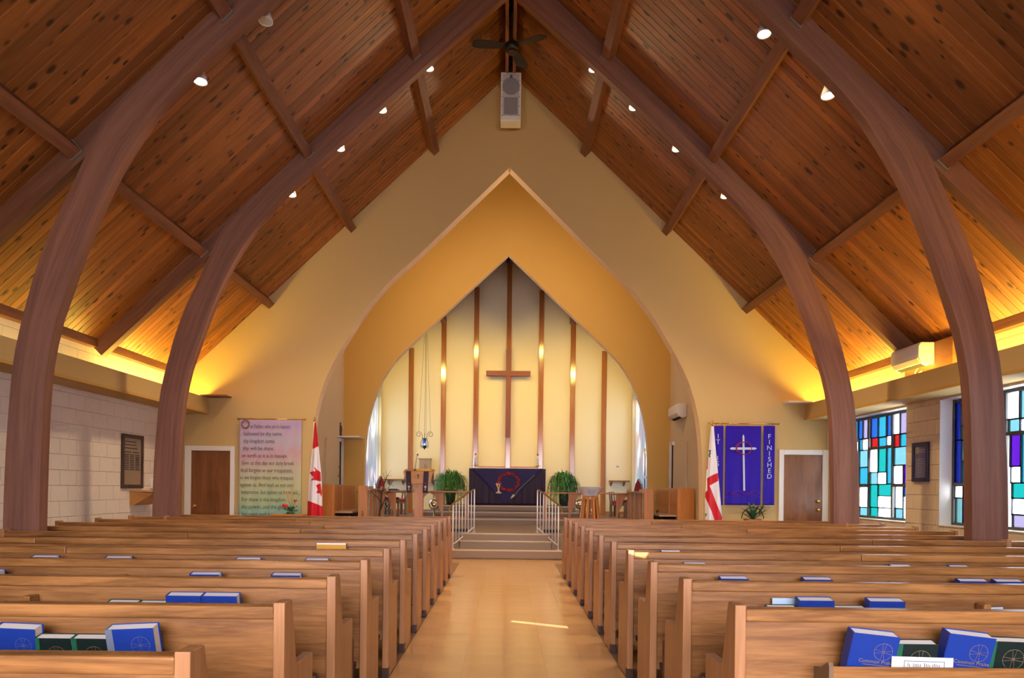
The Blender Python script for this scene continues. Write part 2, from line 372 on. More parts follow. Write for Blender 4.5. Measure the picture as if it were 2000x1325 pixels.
# ---- side walls: painted block courses in front of the core; the right-hand wall carries the windows
WIN = [(11.57, 13.9, 0.887, 2.565), (8.75, 10.69, 0.887, 2.565), (4.9, 7.5, 0.887, 2.565), (1.0, 3.7, 0.887, 2.565)]
wl = MB().box(-6.05, -XW-0.012, YR, YW+0.2, 0, 3.35).build('wall_left', MORTAR); tag(wl, kind='structure')
wr = MB()
ys = sorted(WIN)
prev = YR
for (a, b, z0, z1) in ys:
    wr.box(XW+0.012, 6.05, prev, a, 0, 3.35); wr.box(XW+0.012, 6.05, a, b, 0, z0); wr.box(XW+0.012, 6.05, a, b, z1, 3.35); prev = b
wr.box(XW+0.012, 6.05, prev, YW+0.2, 0, 3.35)
wr = wr.build('wall_right', MORTAR); tag(wr, kind='structure')
BH, BL = 0.203, 0.405
def blocks(parent, sx, bm, wins, y_a, y_b):
    cache = {}
    for k in range(16):
        z0 = 0.08+k*BH; z1 = min(z0+BH-0.004, 3.34)
        if z0 > 3.28: break
        off = (k % 2)*BL/2
        y = y_a-off
        while y < y_b:
            a, b = max(y, y_a), min(y+BL-0.003, y_b); y += BL
            if b-a < 0.03: continue
            segs = [(a, b, z0, z1)]
            for (wa, wb, wz0, wz1) in wins:
                out = []
                for (p, q, r, t) in segs:
                    if q <= wa or p >= wb or t <= wz0 or r >= wz1: out.append((p, q, r, t)); continue
                    if p < wa: out.append((p, wa, r, t))
                    if q > wb: out.append((wb, q, r, t))
                    pa, qb = max(p, wa), min(q, wb)
                    if r < wz0: out.append((pa, qb, r, wz0))
                    if t > wz1: out.append((pa, qb, wz1, t))
                segs = out
            for (p, q, r, t) in segs:
                if q-p < 0.02 or t-r < 0.012: continue
                key = (round(q-p, 3), round(t-r, 3))
                if key not in cache:
                    h, w = (t-r)/2, (q-p)/2; e = 0.0025
                    vs = [(0, -w, -h), (0, w, -h), (0, w, h), (0, -w, h), (-sx*0.012, -w+e, -h+e), (-sx*0.012, w-e, -h+e), (-sx*0.012, w-e, h-e), (-sx*0.012, -w+e, h-e)]
                    fs = [(4,5,6,7), (0,1,5,4), (1,2,6,5), (2,3,7,6), (3,0,4,7)]
                    if sx < 0: fs = [f[::-1] for f in fs]
                    cache[key] = MB().add(vs, fs).mesh('block', bm)
                place('block', cache[key], parent, (sx*(XW+0.012), (p+q)/2, (r+t)/2))
blocks(wl, -1, BLOCKL, [], 8.75, YW)
blocks(wr, 1, BLOCKR, WIN, 8.75, YW)
me_ = MB().box(-XW-0.012, -XW, YR, 8.75, 0, 3.34).build('plain_facing', BLOCKL, wl)
f_ = MB(); prev = YR
for (a, b, z0, z1) in sorted(WIN):
    if a > 8: continue
    f_.box(XW, XW+0.012, prev, a, 0, 3.34); f_.box(XW, XW+0.012, a, b, 0, z0); f_.box(XW, XW+0.012, a, b, z1, 3.34); prev = b
f_.box(XW, XW+0.012, prev, 8.75, 0, 3.34); f_.build('plain_facing', BLOCKR, wr)

# ---- rear wall (behind the camera) closed but for one slit
# unseen slit added here, shaped so one sliver of sun reaches the aisle
def back(x, y):                                  # where the sun ray that lands on the floor at (x,y) crosses the rear wall
    k = (y-YR)/SUN.y; return (x-SUN.x*k, -SUN.z*k)
S4 = [back(0.05, 7.98), back(0.74, 7.56), back(0.76, 7.70), back(0.08, 8.10)]       # lower left, lower right, upper right, upper left
zl = lambda x: zr(x)
b_r = MB()
b_r.prism([(-6.05, 0), (S4[0][0], 0), S4[0], S4[3], (S4[3][0], zl(S4[3][0])), (0, RIDGE), (-6.05, zl(6.05))], YR-0.03, YR, 'Y')
b_r.prism([(S4[0][0], 0), (S4[1][0], 0), S4[1], S4[0]], YR-0.03, YR, 'Y')
b_r.prism([S4[3], S4[2], (S4[2][0], zl(S4[2][0])), (S4[3][0], zl(S4[3][0]))], YR-0.03, YR, 'Y')
b_r.prism([(S4[1][0], 0), (6.05, 0), (6.05, zl(6.05)), (S4[2][0], zl(S4[2][0])), S4[2], S4[1]], YR-0.03, YR, 'Y')
rw = b_r.build('wall_rear', PALE); tag(rw, kind='structure')

# ---- front wall with its pointed arch
A1 = [(0, 6.985), (1.205, 5.80), (1.59, 5.42), (1.90, 5.14), (2.17, 4.87), (2.42, 4.57), (2.63, 4.27), (2.80, 3.99), (2.96, 3.72), (3.11, 3.43), (3.22, 3.18), (3.31, 2.90), (3.38, 2.60), (3.42, 2.30), (3.455, 1.85), (3.47, 1.3), (3.47, 0.0)]
def arch_wall(name, prof, xo, zt, y0, y1, mats, base=0.0):
    outer = [(-xo, base), (-xo, zt(xo)), (0, zt(0)), (xo, zt(xo)), (xo, base)]
    hole_r = [(x, max(z, base)) for x, z in prof][::-1]            # up the right side
    hole_l = [(-x, max(z, base)) for x, z in prof][1:]
    poly = outer + hole_r + hole_l
    b = MB().prism(poly, y0, y1, 'Y', 0, 1)
    return tag(b.build(name, mats), kind='structure')
wf = arch_wall('wall_front', A1, 6.05, lambda x: zr(x)+0.02, YW, YW+0.28, [CREAM, REVEAL])
# ---- choir: side walls, chancel arch wall, its roof
A2 = [(0, 6.72), (0.70, 6.06), (1.54, 5.26), (2.24, 4.60), (2.45, 4.39), (2.59, 4.24), (2.74, 4.03), (2.89, 3.77), (3.0, 3.52), (3.09, 3.26), (3.16, 3.0), (3.22, 2.7), (3.255, 2.4), (3.275, 2.0), (3.285, 1.33), (3.285, 0.3)]
wc = arch_wall('wall_chancel_arch', A2, XP+0.2, lambda x: zr(x)+0.02, Y2, Y2+0.2, [CREAM2, REVEAL], 0.3)
for sx, nm in ((-1, 'left'), (1, 'right')):
    o = MB().box(sx*XP, sx*(XP+0.2), YW+0.28, Y2, 0, zr(XP)+0.02).build('wall_choir_'+nm, PALE); tag(o, kind='structure')
# ---- sanctuary shell: the roof there sits lower
def zs(x): return 7.87-0.948*abs(x)
bw = MB().prism([(-XS-0.3, 0.3), (XS+0.3, 0.3), (XS+0.3, zs(XS+0.3)), (0, zs(0)), (-XS-0.3, zs(XS+0.3))], YS, YS+0.25, 'Y').build('wall_sanctuary', IVORY); tag(bw, kind='structure')
SWY0, SWY1, SWZ0, SWZ1 = 19.6, 22.62, 1.0, 3.87
for sx, nm in ((-1, 'left'), (1, 'right')):
    b = MB(); xa, xb = sx*XS, sx*(XS+0.25); zt = zs(XS)+0.02
    b.box(xa, xb, Y2+0.2, SWY0, 0.3, zt); b.box(xa, xb, SWY1, YS, 0.3, zt); b.box(xa, xb, SWY0, SWY1, 0.3, SWZ0); b.box(xa, xb, SWY0, SWY1, SWZ1, zt)
    tag(b.build('wall_sanctuary_'+nm, IVORY), kind='structure')
    o = MB().prism([(0, 7.87), (sx*(XS+0.3), zs(XS+0.3)), (sx*(XS+0.3), zs(XS+0.3)+0.15), (0, 8.05)], Y2+0.2, YS+0.25, 'Y').build('ceiling_sanctuary_'+nm, PURL); tag(o, kind='structure')
    # purlins of the sanctuary roof above the reredos battens
    for px in (0.03, 1.82):
        MB().box(sx*px-0.07, sx*px+0.07, Y2+0.2, YS, zs(px)-0.16, zs(px)+0.04).build('purlin', BEAM, o)
    MB().box(sx*2.95, sx*3.5, Y2+0.7, Y2+0.86, zs(3.25)-0.2, zs(3.25)+0.3).build('purlin', BEAM, o)

# ---- roof: planks from ridge to eave, one by one, over the purlins
PW = 0.131
def plank_mesh(sx):
    L = 6.0/CA; t = 0.03; e = 0.007; h = PW/2-0.0006
    sec = [(-h, t), (-h, e), (-h+e, 0), (h-e, 0), (h, e), (h, t)]
    vs = []; uvs = []
    for l in (0.0, L):
        for (w, n) in sec:
            vs.append((sx*(CA*l+SN*n*1.0), w, -SN*l+CA*n)); uvs.append((l, w))
    n = len(sec); fs = [(i, (i+1)%n, n+(i+1)%n, n+i) for i in range(n)]
    me = bpy.data.meshes.new('plank'); me.from_pydata(vs, [], fs); me.materials.append(CEDAR)
    uv = me.uv_layers.new(name='UVMap')
    for lp in me.loops: uv.data[lp.index].uv = uvs[lp.vertex_index]
    bm = bmesh.new(); bm.from_mesh(me); bmesh.ops.recalc_face_normals(bm, faces=bm.faces[:]); bm.to_mesh(me); bm.free(); me.update()
    return me
PUR = [(1.33, 0.16, 0.125), (2.78, 0.16, 0.125), (4.21, 0.16, 0.125)]      # x of the lowest corner, depth, width
def slope_box(sx, l0, l1, y0, y1, n0, n1):
    """box lying on the roof slope: l down the slope from the ridge, n below the planks"""
    vs = []
    for y in (y0, y1):
        for (l, n) in ((l0, n0), (l1, n0), (l1, n1), (l0, n1)):
            vs.append((sx*(CA*l-SN*n), y, RIDGE-SN*l-CA*n))
    return vs, [(0,1,2,3), (7,6,5,4), (0,4,5,1), (1,5,6,2), (2,6,7,3), (3,7,4,0)]
ARCH_T = 0.14
for sx, nm in ((-1, 'left'), (1, 'right')):
    slab = MB().prism([(0, RIDGE+0.06), (sx*6.2, zr(6.2)+0.06), (sx*6.2, zr(6.2)+0.2), (0, RIDGE+0.25)], YR-0.3, Y2+0.2, 'Y').build('ceiling_'+nm, PURL); tag(slab, kind='structure')
    me = plank_mesh(sx); y = YW-PW/2; y0_ = 4.35
    while y > y0_:
        place('plank', me, slab, (0, y, RIDGE)); y -= PW
    v, f = slope_box(sx, 0, 6.0/CA, YR, y+PW/2, -0.03, 0); MB().add(v, f).build('rear_decking', PURL, slab)
    v, f = slope_box(sx, 0, 6.0/CA, YW, Y2, -0.03, 0); MB().add(v, f).build('choir_decking', PURL, slab)
    for (x, d, w) in PUR:
        # lowest corner = down-slope corner of the underside
        l1 = (x+SN*d)/CA; l0 = l1-w
        for (a, b) in ((YB+ARCH_T, YN), (YN+ARCH_T, YF), (YF+ARCH_T, YW)):
            v, f = slope_box(sx, l0, l1, a, b, 0, d); p = MB().add(v, f).build('purlin', PURL, slab)
            for yy, dy in ((b, -1), (a, 1)):
                if yy == YW: continue
                v, f = slope_box(sx, l0-0.008, l1+0.008, yy, yy+dy*0.045, d-0.02, d+0.006)
                h = MB().add(v, f)
                v, f = slope_box(sx, l0-0.008, l0-0.002, yy, yy+dy*0.05, 0.02, d); h.add(v, f)
                h.build('hanger', STEEL, p)
    # wall-plate board under the eave
    for (a, b) in ((YR, YN), (YN+ARCH_T, YF), (YF+ARCH_T, YW)):
        MB().box(sx*5.63, sx*5.74, a, b, 3.20, 3.335).build('eave_board', PURL, slab)
    # ridge board
    MB().box(sx*0.035, sx*0.085, YR, YW, RIDGE-0.30, RIDGE-0.02).build('ridge_board', PURL, slab)

# ---- laminated arches, each half a tapering leg that curves into the rafter
INN = [(4.51, 0.0), (4.51, 1.0), (4.50, 1.57), (4.485, 2.1), (4.455, 2.45), (4.39, 2.83), (4.29, 3.13), (4.185, 3.44), (4.03, 3.86), (3.93, 4.09), (3.82, 4.32), (3.64, 4.63), (3.43, 4.945), (3.20, 5.21), (2.98, 5.435), (2.70, 5.70), (2.38, 6.015), (1.6, 6.735), (0.75, 7.50), (0.0, 8.165)]
OUT = [(0.0, RIDGE-0.01), (3.0, zr(3.0)-0.01), (3.55, zr(3.55)-0.02), (3.93, 4.86), (4.10, 4.50), (4.23, 4.20), (4.35, 3.95), (4.465, 3.70), (4.60, 3.29), (4.70, 2.90), (4.755, 2.65), (4.79, 2.40), (4.82, 2.0), (4.845, 1.57), (4.86, 1.0), (4.86, 0.0)]
RAFT = wood('rafter_fir', (0.15, 0.054, 0.027), (0.255, 0.104, 0.054), 'X', rough=0.55, ring=10, stretch=16, vary=0.06)
def resample(pl, n):
    d = [0.0]
    for a, b in zip(pl, pl[1:]): d.append(d[-1]+math.dist(a, b))
    out = []
    for k in range(n+1):
        t = d[-1]*k/n; i = max(0, min(len(pl)-2, next((j for j in range(len(d)-1) if d[j+1] >= t), len(pl)-2)))
        q = (t-d[i])/max(1e-9, d[i+1]-d[i]); out.append((pl[i][0]+(pl[i+1][0]-pl[i][0])*q, pl[i][1]+(pl[i+1][1]-pl[i][1])*q))
    return out, d[-1]
def arch_half(sx, yy):
    n = 44; I, L = resample(INN, n); O, _ = resample(OUT[::-1], n)
    vs = []; uvs = {}
    for k in range(n+1):
        for (pt, w) in ((I[k], 0.0), (O[k], 0.35)):
            for y in (yy, yy+ARCH_T): vs.append((sx*pt[0], y, pt[1])); uvs[len(vs)-1] = (L*k/n, w+(y-yy)*0.7)
    fs = []
    for k in range(n):
        a = 4*k; b = 4*(k+1)
        fs += [(a, a+2, b+2, b), (a+1, b+1, b+3, a+3), (a, b, b+1, a+1), (a+2, a+3, b+3, b+2)]
    fs += [(0, 1, 3, 2)]
    me = bpy.data.meshes.new('glulam_arch'); me.from_pydata(vs, [], fs); me.materials.append(BEAM)
    uv = me.uv_layers.new(name='UVMap')
    for lp in me.loops: uv.data[lp.index].uv = uvs[lp.vertex_index]
    bm = bmesh.new(); bm.from_mesh(me); bmesh.ops.recalc_face_normals(bm, faces=bm.faces[:]); bm.to_mesh(me); bm.free()
    me.polygons.foreach_set('use_smooth', [True]*len(me.polygons)); me.set_sharp_from_angle(angle=math.radians(30)); me.update()
    return place('glulam_arch', me)
k_ = 0
for (yy, where) in ((YF, 'beside the chancel wall'), (YN, 'across the middle of the nave'), (YB, 'nearest the rear of the nave')):
    for sx, nm in ((-1, 'left'), (1, 'right')):
        k_ += 1
        a = arch_half(sx, yy); tag(a, 'brown laminated timber arch, %s half, %s' % (nm, where), kind='structure')
        # straight rafter tail behind the curve, down to the eave
        l0, l1 = 3.5/CA, 5.72/CA
        tl = MB().box(sx*l0, sx*l1, yy+0.002, yy+ARCH_T-0.002, -0.20, 0.0).build('rafter_tail', RAFT, a); tl.location = (0, 0, RIDGE); tl.rotation_euler = (0, sx*SA, 0)
        v, f = slope_box(sx, 4.02/CA, 4.16/CA, yy+0.03, yy+0.11, 0.19, 0.27); MB().add(v, f).build('packing_block', OAKZ, a)

# ---- cornice boards that hide the cove lamps
for sx, nm in ((-1, 'left'), (1, 'right')):
    b = MB().prism([(sx*5.27, 2.60), (sx*5.27, 2.86), (sx*5.295, 2.86), (sx*5.295, 2.62), (sx*5.75, 2.62), (sx*5.75, 2.585), (sx*5.285, 2.585)], YR, YW, 'Y')
    o = b.build('trim_cornice_'+nm, CREAM); tag(o, kind='structure')
    MB().box(sx*5.25, sx*5.30, YR, YW, 2.575, 2.61).build('moulding', CREAM2, o)
    MB().box(sx*4.86, sx*5.30, YW-0.32, YW, 2.86, 2.885).build('end_board', PURL if sx < 0 else WHITE, o)

# ---- stained glass
# net light through each colour of glass (a pane has two faces)
GLS = {'w': (0.80, 0.82, 0.88), 'l': (0.070, 0.058, 0.092), 'c': (0.005, 0.062, 0.09), 'p': (0.032, 0.084, 0.097), 't': (0.0014, 0.068, 0.062), 'b': (0.0034, 0.019, 0.085), 'd': (0.0014, 0.004, 0.062), 'r': (0.09, 0.0022, 0.0026), 'v': (0.018, 0.0014, 0.078),
       'x': (0.45, 0.46, 0.48), 'q': (0.06, 0.13, 0.17), 'm': (0.075, 0.07, 0.16), 'k': (0.025, 0.085, 0.17), 'o': (0.18, 0.07, 0.065)}
GLS = {k: tuple(math.sqrt(x) for x in c) for k, c in GLS.items()}
GM = {k: glass_pane('stained_glass_'+k, c) for k, c in GLS.items()}
W1 = [(140,375,175,538,'b'),(178,370,213,535,'l'),(150,542,172,622,'c'),(174,537,216,620,'w'),(150,627,214,752,'p'),(150,756,214,880,'c'),(150,905,212,1055,'w'),(150,1060,212,1128,'p'),
 (238,372,290,525,'b'),(294,357,353,522,'c'),(360,350,392,510,'b'),(240,532,292,600,'r'),(296,525,355,592,'c'),(360,517,392,583,'w'),(232,620,288,788,'w'),(293,613,353,788,'t'),(358,606,395,875,'c'),
 (230,795,287,880,'p'),(290,792,355,880,'w'),(230,888,288,1055,'t'),(292,885,397,968,'t'),(291,975,398,1060,'w'),(231,1062,290,1143,'t'),(292,1066,397,1152,'w'),
 (411,318,456,500,'w'),(460,310,514,495,'l'),(413,505,456,597,'r'),(460,498,514,590,'c'),(413,600,514,735,'p'),(411,740,480,877,'w'),(486,738,514,875,'v'),(424,902,480,1065,'w'),(486,905,516,970,'b'),(420,1070,480,1145,'p'),(486,975,516,1150,'w'),
 (60,400,140,560,'c'),(60,566,140,760,'w'),(60,766,140,900,'t'),(60,906,140,1100,'p')]
W2 = [(862,230,922,545,'d'),(932,222,988,430,'l'),(932,435,988,540,'c'),(868,550,925,870,'d'),(932,548,996,705,'p'),(935,710,1002,870,'c'),(880,898,935,983,'w'),(940,898,1004,983,'r'),(884,990,934,1180,'p'),(942,990,1004,1185,'v'),
 (1020,215,1110,420,'c'),(1020,426,1110,700,'w'),(1020,706,1110,1000,'t'),(1020,1006,1110,1195,'b'),(1118,200,1190,500,'w'),(1118,506,1190,760,'p'),(1118,766,1190,1205,'c'),(1198,190,1255,480,'v'),(1198,486,1255,840,'t'),(1198,846,1255,1215,'w'),
 (1268,165,1366,380,'w'),(1376,150,1450,374,'p'),(1288,390,1370,478,'p'),(1380,380,1450,470,'w'),(1300,510,1374,742,'v'),(1384,500,1450,868,'c'),(1305,750,1376,868,'w'),(1312,876,1450,985,'t'),(1314,995,1450,1113,'w'),(1316,1120,1450,1240,'l')]
XG = 5.93
def zpt(x, y): return PX(1640+x/3.897, 720+y/3.897, XG)
wn = 0
def window(n, idx, panes):
    y0, y1, z0, z1 = WIN[idx]
    fr = MB()
    for (a, b, c, d) in ((y0, y1, z0, z0+0.05), (y0, y1, z1-0.05, z1), (y0, y0+0.05, z0+0.05, z1-0.05), (y1-0.05, y1, z0+0.05, z1-0.05)):
        fr.box(XG-0.02, XG+0.04, a, b, c, d)
    w = fr.build('window_%d' % n, FRAMEG); tag(w, kind='structure')
    lead = MB()
    for (a, b, c, d, g) in panes:
        a, b = max(a, y0+0.05), min(b, y1-0.05); c, d = max(c, z0+0.04), min(d, z1-0.04)
        if b-a < 0.03 or d-c < 0.03: continue
        MB().box(XG+0.004, XG+0.012, a-0.003, b+0.003, c-0.003, d+0.003).build('pane', GM[g], w)
        e = 0.014
        for (p, q, r, s) in ((a-e, b+e, c-e, c), (a-e, b+e, d, d+e), (a-e, a, c, d), (b, b+e, c, d)):
            lead.box(XG-0.006, XG+0.02, max(p, y0+0.04), min(q, y1-0.04), max(r, z0+0.04), min(s, z1-0.04))
    lead.build('leading', LEAD, w)
    MB().box(XW-0.012, XG-0.02, y0+0.012, y1-0.012, z0, z0+0.014).build('sill', WHITE, w)
    MB().box(XW, XG-0.02, y0+0.012, y1-0.012, z1-0.012, z1).build('head', WHITE, w)
    MB().box(XW-0.002, XG-0.02, y0, y0+0.012, z0, z1).build('jamb', WHITE, w); MB().box(XW-0.002, XG-0.02, y1-0.012, y1, z0, z1).build('jamb', WHITE, w)
    return w
def px_panes(lst):
    out = []
    for (xa, ya, xb, yb, g) in lst:
        xm = (xa+xb)/2; ym = (ya+yb)/2
        A = zpt(xa, ym).y; B = zpt(xb, ym).y; top = zpt(xm, ya).z; bot = zpt(xm, yb).z
        out.append((min(A, B), max(A, B), bot, top, g))
    return out
w1 = window(1, 0, px_panes(W1))
w2 = window(2, 1, px_panes(W2))
def random_panes(idx):
    y0, y1, z0, z1 = WIN[idx]; out = []; n = 6; cw = (y1-y0-0.1)/n
    for i in range(n):
        z = z0+0.06
        while z < z1-0.12:
            h = random.uniform(0.18, 0.45); t = min(z+h, z1-0.06)
            out.append((y0+0.05+i*cw+0.02, y0+0.05+(i+1)*cw-0.02, z, t, random.choice('wwplctbbv'))); z = t+0.045
    return out
window(3, 2, random_panes(2)); window(4, 3, random_panes(3))
def mullion(w, xz, ya_, yb_):                       # upright between casements
    y = zpt(xz, 700).y; MB().box(XG-0.015, XG+0.03, y-0.022, y+0.022, ya_, yb_).build('mullion', FRAMEG, w)
mullion(w1, 224, 0.93, 2.52); mullion(w1, 404, 0.93, 2.52)
mullion(w2, 1010, 0.93, 2.52); mullion(w2, 1262, 0.93, 2.52)
def transom(w, xa, xb, yz):
    a, b = zpt(xa, yz), zpt(xb, yz); zm = zpt((xa+xb)/2, yz).z
    MB().box(XG-0.015, XG+0.03, min(a.y, b.y), max(a.y, b.y), zm-0.02, zm+0.02).build('transom', FRAMEG, w)
transom(w1, 226, 402, 603); transom(w1, 150, 224, 892); transom(w1, 408, 516, 890); transom(w2, 862, 1006, 884); transom(w2, 1266, 1450, 490)

# ---- sanctuary side windows: coloured glass behind upright fins
for sx, n in ((-1, 5), (1, 6)):
    fr = MB()
    for (a, b, c, d) in ((SWY0, SWY1, SWZ0, SWZ0+0.06), (SWY0, SWY1, SWZ1-0.06, SWZ1), (SWY0, SWY0+0.06, SWZ0+0.06, SWZ1-0.06), (SWY1-0.06, SWY1, SWZ0+0.06, SWZ1-0.06)):
        fr.box(sx*(XS+0.10), sx*(XS+0.18), a, b, c, d)
    w = fr.build('window_%d' % n, WHITE); tag(w, kind='structure')
    NC = 12; cw = (SWY1-SWY0-0.12)/NC
    rnd = random.Random(3+n)
    for i in range(NC):
        z = SWZ0+0.06
        while z < SWZ1-0.07:
            t = min(z+rnd.uniform(0.22, 0.6), SWZ1-0.06)
            g = rnd.choice('xqqkkmmqkx' if rnd.random() > 0.08 else 'oc')
            MB().box(sx*(XS+0.15), sx*(XS+0.16), SWY0+0.06+i*cw, SWY0+0.06+(i+1)*cw-0.004, z, t).build('pane', GM[g], w); z = t+0.004
    NF = 16; fw = (SWY1-SWY0)/NF
    for i in range(1, NF):
        MB().box(sx*(XS+0.06), sx*(XS+0.10), SWY0+i*fw-0.008, SWY0+i*fw+0.008, SWZ0, SWZ1).build('fin', WHITE, w)

# ---- reredos battens on the sanctuary wall
for i, x in enumerate((-2.713, -1.80, -0.88, 0.04, 0.955, 1.855, 2.74)):
    o = MB().box(x-0.068, x+0.068, YS-0.09, YS, ZS1, zs(x)-0.05, bv=0.006).build('batten', TEAKG, bw)
MB().box(-0.95, 1.02, YS-0.05, YS, 1.88, 1.93).build('rail_board', TEAKX, bw)
for (a, b) in ((-XS, -2.8), (2.82, XS), (-2.63, -1.88), (1.94, 2.66)):
    MB().box(a, b, YS-0.02, YS, ZS1, ZS1+0.10).build('baseboard', TEAKX, bw)

# ---- chancel floor and steps
cf = MB().box(-XP, XP, 15.32, 19.05, 0.2, ZC, bv=0.02)
cf.box(-XP, -0.87, 15.24, 15.34, 0.0, ZC, bv=0.02); cf.box(0.87, XP, 15.24, 15.34, 0.0, ZC, bv=0.02)
cf = cf.build('floor_chancel', CARPET); tag(cf, kind='structure')
cb = MB().box(-6.0, 6.0, YW, 15.3, -0.2, -0.004).build('floor_front', AISLE); tag(cb, kind='structure')
MB().box(-2.6, 2.6, 14.93, 15.34, 0, 0.175, bv=0.03).build('step', CARPET, cf)
MB().box(-0.87, 0.87, 15.21, 15.40, 0.0, 0.325, bv=0.03).build('step', CARPET, cf)
MB().box(-XP, XP, 19.05, YS, 0.2, ZS1, bv=0.03).build('sanctuary_floor', CARPET, cf)
MB().box(-2.1, 2.15, 20.1, YS, ZS1, ZS2, bv=0.03).build('step', CARPET, cf)
MB().box(-1.75, 1.8, 20.85, YS, ZS2, ZS3, bv=0.03).build('step', CARPET, cf)
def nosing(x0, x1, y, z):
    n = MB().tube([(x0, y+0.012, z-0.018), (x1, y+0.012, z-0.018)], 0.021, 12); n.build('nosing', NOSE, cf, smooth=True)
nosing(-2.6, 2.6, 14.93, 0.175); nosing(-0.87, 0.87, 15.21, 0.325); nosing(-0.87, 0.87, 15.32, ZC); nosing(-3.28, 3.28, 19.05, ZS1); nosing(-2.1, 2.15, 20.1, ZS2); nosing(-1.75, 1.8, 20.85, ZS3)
for sx in (-1, 1):
    MB().box(sx*0.9-0.16, sx*0.9+0.16, 15.7, 15.72, ZC+0.002, ZC+0.06).build('floor_grille', BLACK, cf)
    MB().box(sx*5.5-0.6, sx*5.5+0.6, YW+0.1, 15.0, 0, 0.01).build('trim_floor', VINYLD)['kind'] = 'structure'

# ---- doors in the front wall
def door(n, x0, x1, z1, fx0, fx1, fz1, hx, knobs):
    d = MB().box(x0, x1, YW-0.02, YW+0.0, 0.01, z1, bv=0.004).build('door_%d' % n, DOORW); tag(d, kind='structure')
    f = MB()
    f.box(fx0, x0, YW-0.045, YW, 0, fz1, bv=0.006); f.box(x1, fx1, YW-0.045, YW, 0, fz1, bv=0.006); f.box(x0, x1, YW-0.045, YW, z1, fz1, bv=0.006)
    f.build('door_frame', WHITE, d)
    for z in knobs:
        k = MB().lathe([(0.001, 0), (0.028, 0.002), (0.028, 0.012), (0.011, 0.016), (0.011, 0.035), (0.03, 0.045), (0.03, 0.062), (0.018, 0.07), (0.001, 0.071)], 14, (hx, YW-0.02, z), 0, 'Y')
        k.build('door_knob', BRASS, d, smooth=True)
door(1, -5.548, -4.86, 1.925, -5.66, -4.78, 2.01, -5.47, (0.95,))
door(2, 4.886, 5.565, 1.965, 4.80, 5.67, 2.055, 5.49, (1.0, 1.15))
# doors in the choir side walls, standing a little open
for sx, n in ((-1, 3), (1, 4)):
    d = MB().box(sx*(XP-0.03), sx*(XP-0.004), 16.75, 18.05, ZC+0.01, 2.33).build('door_%d' % n, PALE); tag(d, kind='structure')
    f = MB(); f.box(sx*(XP-0.05), sx*XP, 18.28, 18.42, ZC, 2.41); f.box(sx*(XP-0.05), sx*XP, 18.05, 18.28, 2.33, 2.41)
    f.build('door_frame', WHITE, d)
    MB().box(sx*(XP-0.015), sx*(XP-0.002), 18.05, 18.28, ZC, 2.33).build('gap_shade', DARKV, d)  # dark panel on the wall, painted shade for the gap of the ajar door
    for z in (1.55, 1.75):
        MB().lathe([(0.001, 0), (0.025, 0.001), (0.025, 0.02), (0.001, 0.05)], 12, (sx*(XP-0.03), 17.9, z), 0, 'X').build('door_knob', BRASS, d)
# thin projecting shelf over the left choir door
sl = MB().box(-3.77, -3.29, 17.95, 18.6, 2.42, 2.45).build('trim_shelf', WHITE); tag(sl, kind='structure')
# conduit in the right-hand corner
MB().tube([(5.655, YW-0.02, 0), (5.655, YW-0.02, 2.57)], 0.01, 8).build('trim_conduit', PALE)['kind'] = 'structure'
# ================================================================== PEWS
PITCH = 0.88; HT = 0.90
END = [(0, 0.066), (0, HT), (0.10, HT), (0.178, 0.655), (0.195, 0.635), (0.44, 0.632), (0.44, 0.0), (0.05, 0.0), (0.05, 0.066)]
ORD = ['first', 'second', 'third', 'fourth', 'fifth', 'sixth', 'seventh', 'eighth', 'ninth', 'tenth', 'eleventh', 'twelfth']
me_end = MB().prism(END, -0.021, 0.021, 'X', bv=0.0).mesh('pew_end', OAKZ)
def soft(me, off):
    bm = bmesh.new(); bm.from_mesh(me); bmesh.ops.remove_doubles(bm, verts=bm.verts[:], dist=1e-5)
    es = [e for e in bm.edges if len(e.link_faces) == 2 and e.calc_face_angle() > 0.5]
    bmesh.ops.bevel(bm, geom=es, offset=off, segments=2, profile=0.5, affect='EDGES'); bmesh.ops.recalc_face_normals(bm, faces=bm.faces[:])
    bm.to_mesh(me); bm.free(); me.update(); return me
me_end = soft(me_end, 0.004)
me_foot = MB().box(-0.0225, 0.0225, -0.003, 0.055, 0, 0.066).mesh('foot_block', DARKW)
PEWS = {}
KNEEL = mat('kneeler_vinyl', (0.12, 0.05, 0.025), 0.5)
SHIM = mat('worn_oak', (0.20, 0.12, 0.06), 0.6)
